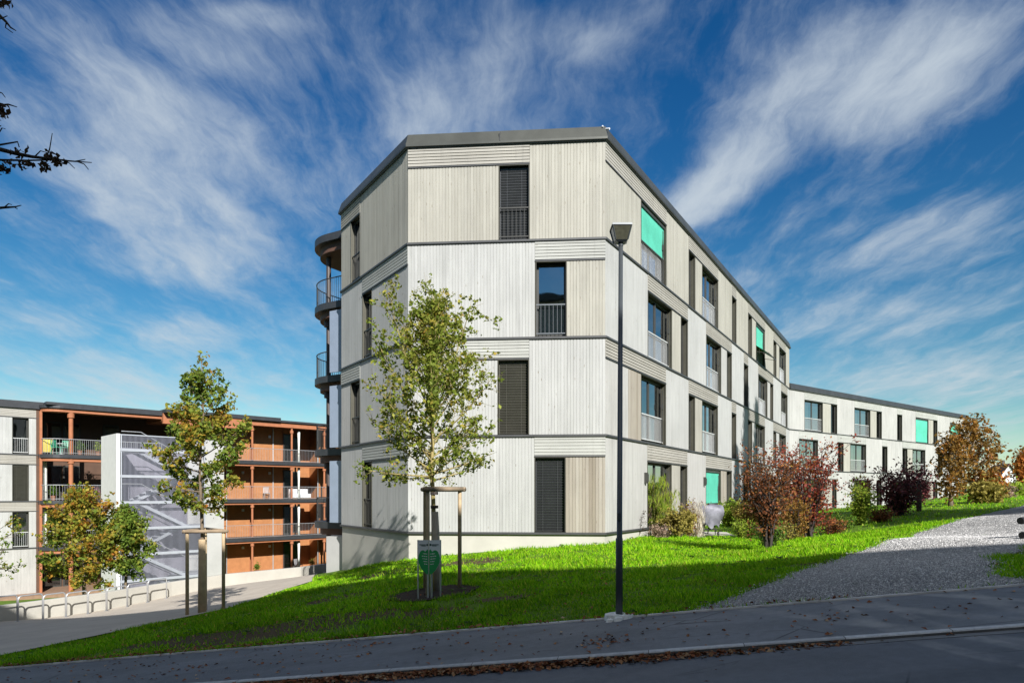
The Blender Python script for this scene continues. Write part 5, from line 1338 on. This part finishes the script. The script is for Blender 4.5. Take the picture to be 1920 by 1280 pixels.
# ---- far house and trees on the skyline
hc=P(1891,912,125); th=thing('gabled_house','small white gabled house on the skyline at the right','house',(hc.x,hc.y,H(hc.x,hc.y)))
hw_=1.35; zb3=hc.z-3; ze=zpx(889,125); zr=zpx(870,125)
s=MB(); x=hc.x; y=hc.y
s.idx([(x-hw_*1.0,y,zb3),(x+hw_,y,zb3),(x+hw_,y,ze),(x,y,zr),(x-hw_,y,ze),(x-hw_+2,y+7,zb3),(x+hw_+2,y+7,zb3),(x+hw_+2,y+7,ze),(x+2,y+7,zr),(x-hw_+2,y+7,ze)],[(0,1,2,3,4),(9,8,7,6,5),(1,6,7,2),(0,4,9,5)]); s.build('wall',M['steelw'],th)
s=MB()
for sx in (-1,1):
    s.idx([(x,y-.4,zr+.15),(x+sx*(hw_+.35),y-.4,ze-.25),(x+sx*(hw_+.35)+2,y+7.4,ze-.25),(x+2,y+7.4,zr+.15),(x,y-.4,zr),(x+sx*(hw_+.35),y-.4,ze-.42),(x+sx*(hw_+.35)+2,y+7.4,ze-.42),(x+2,y+7.4,zr)],[(0,1,2,3),(7,6,5,4),(0,4,5,1),(1,5,6,2),(2,6,7,3),(3,7,4,0)])
s.build('roof',simple('clay_roof',(.20,.09,.06),.8),th)
for dx,dz in ((-.45,.25),(.45,.25),(0,.95)):
    s=MB(); s.box((x+dx-.2,y-.04,ze-.9+dz),(x+dx+.2,y-.005,ze-.3+dz)); s.build('window',M['frame'],th)
s=MB(); s.box((x+1.0,y+3,zr-1),(x+1.5,y+3.5,zr+.9)); s.build('chimney',M['roof'],th)
for px,py,top,hw,lm,sd,lab in ((1922,922,850,16,'orange',81,'rust-orange tree right of the white gabled house'),(1945,922,835,30,'gold',83,'golden tree cut by the right frame edge at the skyline')):
    b=gp(px,98.0); k=98.0/F; B('skyline_tree',lab,'tree',px,py,top,hw,26,2200,.42,lm,sd,Y=98.0,shape='round',clus=.4,stem_r=.08)

# ---- spruces outside the frame whose shadow falls on the right facade
def spruce(x,y,h,w,seed,label):
    z=H(x,y); t=thing('spruce',label,'tree',(x,y,z),'spruces beside the gravel path'); r=random.Random(seed); s=MB(); s.tube([(x,y,z-.2),(x,y,z+h)],[.22,.02],8); tips=[]
    n=int(h*7)
    for i in range(n):
        f=i/n; hz=z+3.0+(h-3.1)*f; L=w*(1-f)**.85*r.uniform(.75,1.1)+.1; az=i*2.4+r.random(); 
        e=Vector((x+L*math.cos(az),y+L*math.sin(az),hz-.15*L)); a=Vector((x,y,hz)); s.tube([a,a.lerp(e,.5)+Vector((0,0,.05)),e],[.03,.02,.005],4,cap=False)
        for k in range(int(40+60*L)): q=a.lerp(e,.12+.88*r.random()); tips.append(q+rv(r,.16)-Vector((0,0,.08)))
    s.build('trunk',M['bark'],t,True); leaf_mesh('crown',tips,.30,LM['needle'],t,aspect=.4)
spruce(21.05,16.9,19.4,2.5,91,'tall slim spruce right of the gravel path')
spruce(22.5,19.2,18.6,2.7,92,'spruce just behind the tall slim one right of the path')
spruce(19.9,14.9,15.6,2.1,93,'shortest spruce nearest the pavement right of the path')

# ------------------------------------------------------------------ turf, litter and stones
bldpoly=[pL_end,pL,pR,pR_end,pBR]
def grass(name,n,xr,yr,hmin,hmax,m,keep,dens_y=None,seed=1):
    rng=np.random.default_rng(seed); x=rng.uniform(*xr,n); y=rng.uniform(*yr,n)
    if dens_y is not None:
        k=rng.uniform(size=n)<dens_y(x,y); x,y=x[k],y[k]
    k=keep(x,y); x,y=x[k],y[k]; k=np.abs(x/np.maximum(y,.1))<.80; x,y=x[k],y[k]; z=Hn(x,y); n=len(x)
    hh=rng.uniform(hmin,hmax,n)
    pt=np.array([noise.noise((a*1.1,b*1.1,7.7)) for a,b in zip(x,y)]); hh*=np.clip(1+.9*pt,.35,1.9)
    az=rng.uniform(0,6.283,n); w=rng.uniform(.006,.012,n)*(1+y/22.0); ln=rng.normal(0,.45,(n,2))*hh[:,None]
    dx,dy=np.cos(az)*w,np.sin(az)*w
    hum=np.array([noise.noise((a*.9,b*.9,3.1)) for a,b in zip(x,y)])*.035
    z=z+hum-.015
    p0=np.stack([x-dx,y-dy,z],1); p1=np.stack([x+dx,y+dy,z],1); p2=np.stack([x+ln[:,0],y+ln[:,1],z+hh],1)
    v=np.stack([p0,p1,p2],1).reshape(-1,3)
    me=bpy.data.meshes.new(name); me.vertices.add(3*n); me.vertices.foreach_set('co',v.astype(np.float32).ravel()); me.loops.add(3*n); me.loops.foreach_set('vertex_index',np.arange(3*n,dtype=np.int32))
    me.polygons.add(n); me.polygons.foreach_set('loop_start',np.arange(0,3*n,3,dtype=np.int32)); me.polygons.foreach_set('loop_total',np.full(n,3,dtype=np.int32)); me.materials.append(m); me.update(calc_edges=True)
    o=bpy.data.objects.new(name,me); COL.objects.link(o); o['kind']='stuff'; print(name,n); return o
def mat_grass():
    m,nt,out=mat('grass_blades'); g=N(nt); ge=g.node('ShaderNodeNewGeometry'); ri=ge.outputs['Random Per Island']; p=ge.outputs['Position']
    c=g.ramp(ri,[(0,(.085,.23,.004)),(.5,(.185,.43,.006)),(.85,(.30,.54,.010)),(1,(.46,.47,.06))])
    n1=g.noise(p,.45,4,.6); c=scalecol(g,c,g.rng(n1,.3,.7,.75,1.25))
    dry=g.rng(g.noise(p,.75,5,.65),.57,.70); c=g.mix(g.math('MULTIPLY',dry,.45),c,(.22,.19,.05))
    a=g.bsdf(c,.6,0,None,.12); t=g.node('ShaderNodeBsdfTranslucent'); nt.links.new(scalecol(g,c,1.3),t.inputs[0])
    mx=g.node('ShaderNodeMixShader'); g.put(mx.inputs[0],.3); nt.links.new(a,mx.inputs[1]); nt.links.new(t.outputs[0],mx.inputs[2]); nt.links.new(mx.outputs[0],out.inputs[0]); return m
M['grass']=mat_grass()
mulch=[(mc.x-.05+.8*math.cos(t),mc.y+.05+.68*math.sin(t)) for t in np.linspace(0,2*math.pi,30)[:-1]]
wingpoly=wp
def keep(x,y):
    a,c=ac(x,y)
    rj=np.random.default_rng(5); k=(c>.03-.05*rj.uniform(size=len(x)))&~inpoly(x+rj.normal(0,.09,len(x)),y+rj.normal(0,.09,len(x)),gravel_poly)&~inpoly(x,y,plaza_poly)&~inpoly(x,y,bldpoly)&~inpoly(x,y,wingpoly)&~inpoly(x,y,mulch)&~inpoly(x,y,pv)
    # left of the wall there is paving only
    k&=~((x<-8.5)&(y>20.5))&~((x<-6.4)&(y>25.5)&(x<-6.4))
    # bare worn patches
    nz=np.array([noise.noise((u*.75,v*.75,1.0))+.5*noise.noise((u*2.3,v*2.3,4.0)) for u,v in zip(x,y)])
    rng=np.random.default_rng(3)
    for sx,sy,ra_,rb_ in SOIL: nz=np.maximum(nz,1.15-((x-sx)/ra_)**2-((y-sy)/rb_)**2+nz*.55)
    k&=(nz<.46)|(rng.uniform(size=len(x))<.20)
    return k
grass('grass',420000,(-13,14),(8,24),.04,.105,M['grass'],keep,lambda x,y: np.clip((11.5/np.maximum(y,6))**1.3,0,1),1)
grass('grass',230000,(3,52),(11,72),.05,.12,M['grass'],keep,lambda x,y: np.clip((16.0/np.maximum(y,6))**1.5,0,1),2)

# fallen leaves
LM['litter']=leafmat('fallen_leaf',[(0,(.16,.055,.025)),(.45,(.33,.125,.055)),(.8,(.46,.24,.11)),(1,(.62,.48,.30))],.0,.8,.1)
def litter(name,pts,size,m,flat=.9,seed=2):
    rng=np.random.default_rng(seed); n=len(pts); pos=np.array(pts)
    nrm=rng.normal(0,.35,(n,3)); nrm[:,2]=flat; nrm/=np.linalg.norm(nrm,axis=1)[:,None]
    a=rng.normal(size=(n,3)); a-=nrm*(a*nrm).sum(1)[:,None]; a/=np.linalg.norm(a,axis=1)[:,None]; b=np.cross(nrm,a); s=(size*rng.uniform(.6,1.35,n))[:,None]
    v=np.stack([pos-a*s*.5,pos+b*s*.36+nrm*s*.18,pos+a*s*.5,pos-b*s*.36+nrm*s*.1],1).reshape(-1,3)
    me=bpy.data.meshes.new(name); me.from_pydata(v.tolist(),[],np.arange(4*n).reshape(n,4).tolist()); me.materials.append(m)
    o=bpy.data.objects.new(name,me); COL.objects.link(o); o['kind']='stuff'; return o
rg=np.random.default_rng(8); pts=[]
def gut_d(a): return float(np.interp(a,[-9,-6,-3,-1,0.3,.9,1.6,2.2,2.5,5.5],[.5,1.0,1.0,1.0,.9,.5,.28,.42,.03,.01]))
for i in range(4800):     # drift along the gutter
    a=rg.uniform(-8,6); 
    if rg.uniform()>gut_d(a): continue
    c=KERB-.10-abs(rg.normal(0,.085)); x,y=xy(a,c); pts.append((x,y,float(pav(a,c))+KD+.012+max(0,(.035-.2*(KERB-.1-c)))*rg.uniform()))
litter('leaf_litter',pts,.062,LM['litter'],.8,2)
pts=[]
for i in range(950):      # scattered on pavement and road
    a=rg.uniform(-11,8); c=rg.uniform(KERB,-.02) if rg.uniform()<.7 else rg.uniform(-5.2,KERB-.2)
    if rg.uniform()>np.interp(a,[-11,-5,0,4,8],[1,.9,.55,.4,.25])*(1 if c>KERB else .35): continue
    x,y=xy(a,c); pts.append((x,y,float(pav(a,c))+(.014 if c>KERB else KD+.04)))
for ca,cc in ((-.1,-1.3),(.15,-1.5),(-.2,-1.55),(-3.5,-.5),(2.6,-1.0),(-6.0,-1.2)):
    for i in range(16):
        a=ca+rg.normal(0,.16); c=min(-.05,cc+rg.normal(0,.14)); x,y=xy(a,c); pts.append((x,y,float(pav(a,c))+.014))
litter('scattered_leaves',pts,.055,LM['litter'],1.3,3)
pts=[]
for i in range(1500):     # under the lawn edge
    a=rg.uniform(-12,3); c=abs(rg.normal(0,.10))*(1 if a<-2 else .6)-.03
    if rg.uniform()>np.interp(a,[-12,-8,-5,-2,0,3],[.9,.9,.8,.5,.3,.2]): continue
    x,y=xy(a,c); pts.append((x,y,H(x,y)+.03+.03*rg.uniform()))
litter('lawn_edge_leaves',pts,.055,LM['litter'],.8,4)
pts=[]
for i in range(1500):
    x=rg.uniform(-9,10); y=rg.uniform(9.5,16); a,c=ac(x,y)
    if c<.05 or inpoly(np.array([x]),np.array([y]),gravel_poly)[0]: continue
    if rg.uniform()<(.75 if x<0 else .4): pts.append((x,y,H(x,y)+.05))
litter('lawn_leaves',pts,.05,LM['litter'],.7,5)

# broad-leaved weeds and clover between the grass
pts=[]
for i in range(420):
    x=rg.uniform(-9,16); y=rg.uniform(9.5,24); a,c=ac(x,y)
    if c<.1 or noise.noise((x*.5,y*.5,9.0))<-.05: continue
    if inpoly(np.array([x]),np.array([y]),gravel_poly)[0] or inpoly(np.array([x]),np.array([y]),plaza_poly)[0] or inpoly(np.array([x]),np.array([y]),bldpoly)[0] or (x<-6 and y>20): continue
    for k in range(7): pts.append((x+rg.normal(0,.05),y+rg.normal(0,.05),H(x,y)+.05+.02*rg.uniform()))
litter('lawn_weeds',pts,.075,leafmat('weed_leaf',[(0,(.05,.11,.02)),(.6,(.09,.17,.03)),(1,(.16,.22,.05))],.3,clump=.2),1.2,6)

# gravel stones
def stones(n,seed):
    rng=np.random.default_rng(seed); x=rng.uniform(2,15,n); y=rng.uniform(8,22,n)
    edge=np.array([noise.noise((a*1.6,b*1.6,2.2)) for a,b in zip(x,y)])
    k=inpoly(x+rng.normal(0,.14,n),y+rng.normal(0,.14,n),gravel_poly)&(rng.uniform(size=n)<np.clip((11/y)**2,0,1))&(np.abs(x/y)<.8); x,y=x[k],y[k]; z=Hn(x,y)+.022; n=len(x)
    base=np.array([(-1,0,0),(.1,-.9,.1),(1,.1,0),(0,.95,-.1),(.1,0,.8),(0,0,-.6)]); fc=np.array([(0,1,4),(1,2,4),(2,3,4),(3,0,4),(1,0,5),(2,1,5),(3,2,5),(0,3,5)])
    s=rng.gamma(2.0,.0024,n)+.004; sc=s[:,None]*rng.uniform(.6,1.2,(n,3)); az=rng.uniform(0,6.28,n)
    v=base[None]*sc[:,None,:]+rng.normal(0,.15,(n,6,3))*s[:,None,None]
    ca,sa=np.cos(az)[:,None],np.sin(az)[:,None]; vx=v[...,0]*ca-v[...,1]*sa; vy=v[...,0]*sa+v[...,1]*ca
    V=np.stack([vx+x[:,None],vy+y[:,None],v[...,2]+z[:,None]],-1).reshape(-1,3); Fc=(fc[None]+6*np.arange(n)[:,None,None]).reshape(-1,3)
    me=bpy.data.meshes.new('gravel_stones'); me.vertices.add(len(V)); me.vertices.foreach_set('co',V.astype(np.float32).ravel()); me.loops.add(Fc.size); me.loops.foreach_set('vertex_index',Fc.astype(np.int32).ravel())
    me.polygons.add(len(Fc)); me.polygons.foreach_set('loop_start',np.arange(0,Fc.size,3,dtype=np.int32)); me.polygons.foreach_set('loop_total',np.full(len(Fc),3,dtype=np.int32))
    m,nt,out=mat('gravel_stone'); g=N(nt); ri=g.node('ShaderNodeNewGeometry').outputs['Random Per Island']
    c=g.ramp(ri,[(0,(.33,.325,.32)),(.4,(.54,.53,.52)),(.8,(.70,.69,.675)),(1,(.80,.79,.77))]); nt.links.new(g.bsdf(c,.85,0,None,.3),out.inputs[0])
    me.materials.append(m); me.update(calc_edges=True); o=bpy.data.objects.new('gravel_stones',me); COL.objects.link(o); o['kind']='stuff'; print('stones',n)
stones(300000,4)

# ------------------------------------------------------------------ the houses across the street (behind the camera) that shade the foreground
AZ=math.radians(22); EL=math.radians(31)
opp=thing('street_block','long plastered apartment block across the street, its shadow lying over road and lawn','apartment building',(8,-16,-3))
To=frameT(xy(60,-16.5),(-E[0],-E[1]))   # outward normal faces the road
EH=14.1; Lo=120
def opp_poly(u0,u1): 
    a=To(u0,0,0); b=To(u1,0,0); c=To(u1,0,-12); d=To(u0,0,-12); return [(p.x,p.y) for p in (a,b,c,d)]
s=MB(); s.fbox(To,0,54,-12,EH-.3,-12,0); s.build('wall',simple('ochre_plaster',(.42,.36,.26),.9,0,.05,.5),opp)
s=MB(); s.fbox(To,-.4,54.2,EH-.3,EH,-12.4,.4); s.build('roof',M['roof'],opp)
for i in range(16):
    for k in range(4):
        u=2+i*3.2; z=-1+k*3.1
        if i<5: continue
        wq=MB(); wq.fbox(To,u,u+1.3,z+.8,z+2.3,.0,.03); o=wq.build('window',M['frame'],opp)
opp2=thing('street_house','second plastered block across the street at the lower end','apartment building',(-30,-8,-5))
s=MB(); s.fbox(To,54.7,118,-16,EH-.95,-12,1.5); s.build('wall',simple('grey_plaster',(.40,.38,.35),.9,0,.05,.5),opp2)
s=MB(); s.fbox(To,54.4,118.4,EH-.95,EH-.65,-12.4,1.9); s.build('roof',M['roof'],opp2)
for i in range(18):
    for k in range(4):
        u=56+i*3.4; z=-2+k*3.1; wq=MB(); wq.fbox(To,u,u+1.3,z+.8,z+2.3,1.5,1.53); wq.build('window',M['frame'],opp2)

# ------------------------------------------------------------------ sky, sun, camera
w=bpy.data.worlds.new('World'); scene.world=w; w.use_nodes=True; nt=w.node_tree; nt.nodes.clear(); g=N(nt)
sky=g.node('ShaderNodeTexSky'); sky.sky_type='NISHITA'; sky.sun_disc=False; sky.sun_elevation=EL; sky.sun_rotation=math.pi-AZ; sky.air_density=1.0; sky.dust_density=.4; sky.ozone_density=3.0; sky.altitude=600
tc=g.node('ShaderNodeTexCoord').outputs['Generated']
sp=g.node('ShaderNodeSeparateXYZ'); g.put(sp.inputs[0],tc)
zz=g.math('ADD',g.math('MAXIMUM',sp.outputs[2],0.0),.12)
cx_=g.math('DIVIDE',sp.outputs[0],zz); cy_=g.math('DIVIDE',sp.outputs[1],zz)
cv=g.node('ShaderNodeCombineXYZ'); g.put(cv.inputs[0],cx_); g.put(cv.inputs[1],cy_); cp=cv.outputs[0]
def skyp(px,py):
    d=Vector(((px-HX)/F,1,-(py-HY)/F)).normalized(); z=max(d.z,0)+.12; return (d.x/z,d.y/z)
def streak(p0,p1,wpx,fade=.35):
    """soft elongated cloud area between two sky directions; returns 0..1"""
    a=skyp(*p0); b=skyp(*p1); mx_=((a[0]+b[0])/2,(a[1]+b[1])/2); L=math.hypot(b[0]-a[0],b[1]-a[1])/2; an=math.atan2(b[1]-a[1],b[0]-a[0])
    mid=((p0[0]+p1[0])/2,(p0[1]+p1[1])/2); dl=math.hypot(p1[0]-p0[0],p1[1]-p0[1]); nx_,ny_=-(p1[1]-p0[1])/dl,(p1[0]-p0[0])/dl
    q=skyp(mid[0]+nx_*wpx,mid[1]+ny_*wpx); W=abs(-(q[0]-mx_[0])*math.sin(an)+(q[1]-mx_[1])*math.cos(an))
    v=g.node('ShaderNodeMapping',vector_type='TEXTURE'); g.put(v.inputs[0],warp); g.put(v.inputs[1],(mx_[0],mx_[1],0)); g.put(v.inputs[2],(0,0,an)); g.put(v.inputs[3],(L,max(W,.02),1))
    ln=g.node('ShaderNodeVectorMath',operation='LENGTH'); g.put(ln.inputs[0],v.outputs[0]); return g.rng(ln.outputs['Value'],1.0,.15,0,1,True), v.outputs[0]
wn1=g.node('ShaderNodeVectorMath',operation='MULTIPLY_ADD'); g.put(wn1.inputs[0],g.noise(cp,1.1,4,.55,col=True)); g.put(wn1.inputs[1],(.32,.32,0)); 
sb_=g.node('ShaderNodeVectorMath',operation='ADD'); g.put(sb_.inputs[0],cp); g.put(sb_.inputs[1],(-.16,-.16,0)); nt.links.new(sb_.outputs[0],wn1.inputs[2]); warp=wn1.outputs[0]
STREAKS=[((1180,460),(1560,190),60,1.1,1),((1400,300),(1980,-50),120,1.15,1),((1330,250),(1720,60),60,.4,1),((740,420),(1030,-40),150,.72,0),((900,60),(1250,120),60,.45,0),((1150,470),(1420,300),50,.5,1),
 ((-80,30),(560,350),85,.75,0),((100,-40),(520,170),60,.5,0),((20,380),(600,400),170,.85,0),((160,500),(560,500),45,.75,0),((-80,580),(220,640),40,.6,0),((220,590),(480,660),50,.7,0),((350,20),(620,50),40,.5,0),((500,330),(720,420),80,.5,0),
 ((-60,760),(640,700),60,.55,0),((1540,640),(1980,760),80,.7,1),((1480,500),(1980,430),60,.55,1),((1500,860),(1980,720),70,.6,1),((1350,640),(1980,570),50,.5,1),((1250,560),(1500,520),60,.35,1),((100,260),(420,320),60,.6,0)]
den=None
wf=g.node('ShaderNodeVectorMath',operation='MULTIPLY_ADD'); g.put(wf.inputs[0],g.noise(cp,3.2,5,.6,col=True)); g.put(wf.inputs[1],(.09,.09,0)); nt.links.new(warp,wf.inputs[2]); warp2=wf.outputs[0]
side=g.rng(cx_,-.25,.35)
def fibre(rot,sx,sy,sc,dist): return g.noise(g.scalev(warp2,(sx,sy,1),(0,0,rot)),sc,12,.68,dist)
fl_=fibre(.55,3.0,.7,1.5,.12); fr_=fibre(-.85,3.0,.7,1.5,.12)
fib=g.math('ADD',g.math('MULTIPLY',fl_,g.math('SUBTRACT',1.0,side)),g.math('MULTIPLY',fr_,side))
fine=g.noise(g.scalev(warp2,(4,2.4,1),(0,0,.2)),1.8,9,.62,.15)
for p0,p1,wd,am,sd in STREAKS:
    m_,_=streak(p0,p1,wd*1.25); m_=g.math('MULTIPLY',m_,am); den=m_ if den is None else g.math('ADD',den,g.math('MULTIPLY',m_,g.math('SUBTRACT',1.0,den)))
big_=g.noise(cp,.9,3,.5)
tex=g.math('ADD',g.math('MULTIPLY',fib,.64),g.math('MULTIPLY',fine,.36)); tex=g.math('MULTIPLY_ADD',tex,2.7,-.85)
thr=g.math('ADD',g.math('MULTIPLY',den,-.70),g.math('MULTIPLY_ADD',big_,-.35,.84))
cl=g.math('SUBTRACT',tex,thr); cl=g.rng(cl,-.38,.95,0.0,1,True)
rear=g.math('MULTIPLY',g.rng(sp.outputs[1],.12,-.35,0,1,True),g.rng(sp.outputs[2],.42,.62,0,1,True)); cl=g.math('MAXIMUM',cl,rear)  # unseen bright cloud cover added behind the camera to lift the fill light
hs=g.node('ShaderNodeHueSaturation'); g.put(hs.inputs['Saturation'],1.32); g.put(hs.inputs['Value'],1.0); nt.links.new(sky.outputs[0],hs.inputs['Color'])
ccol=g.mix(g.rng(sp.outputs[2],.05,.7),(6.4,7.0,7.4),(5.9,6.8,7.7))
skyc=g.mix(1.0,hs.outputs[0],g.mix(g.rng(sp.outputs[2],.0,.55,0,1,True),(1.25,1.27,.98),(.52,.86,.98)),'MULTIPLY')
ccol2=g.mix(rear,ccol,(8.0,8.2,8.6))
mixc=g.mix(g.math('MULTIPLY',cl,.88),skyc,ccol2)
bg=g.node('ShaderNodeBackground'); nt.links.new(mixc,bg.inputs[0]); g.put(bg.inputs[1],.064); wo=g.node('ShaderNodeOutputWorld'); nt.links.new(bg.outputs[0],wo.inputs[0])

sun=bpy.data.lights.new('sun','SUN'); sun.energy=5.0; sun.angle=math.radians(.5); sun.color=(1,.968,.925)
so=bpy.data.objects.new('sun',sun); COL.objects.link(so)
sd=Vector((-math.sin(AZ)*math.cos(EL),math.cos(AZ)*math.cos(EL),-math.sin(EL))); so.rotation_euler=sd.to_track_quat('-Z','Y').to_euler(); so.location=(20,-40,40)
cam=bpy.data.cameras.new('camera'); cam.sensor_width=36; cam.lens=24; cam.shift_x=0; cam.shift_y=(HY-640)/1920; cam.clip_start=.05; cam.clip_end=3000
co=bpy.data.objects.new('camera',cam); COL.objects.link(co); co.location=(0,0,0); co.rotation_euler=(math.pi/2,0,0); scene.camera=co
vs_=scene.view_settings; vs_.view_transform='Standard'; vs_.look='None'; vs_.exposure=.60; vs_.gamma=1; vs_.use_curve_mapping=False
scene.cycles.max_bounces=6; scene.cycles.transparent_max_bounces=12; scene.cycles.caustics_reflective=False; scene.cycles.caustics_refractive=False
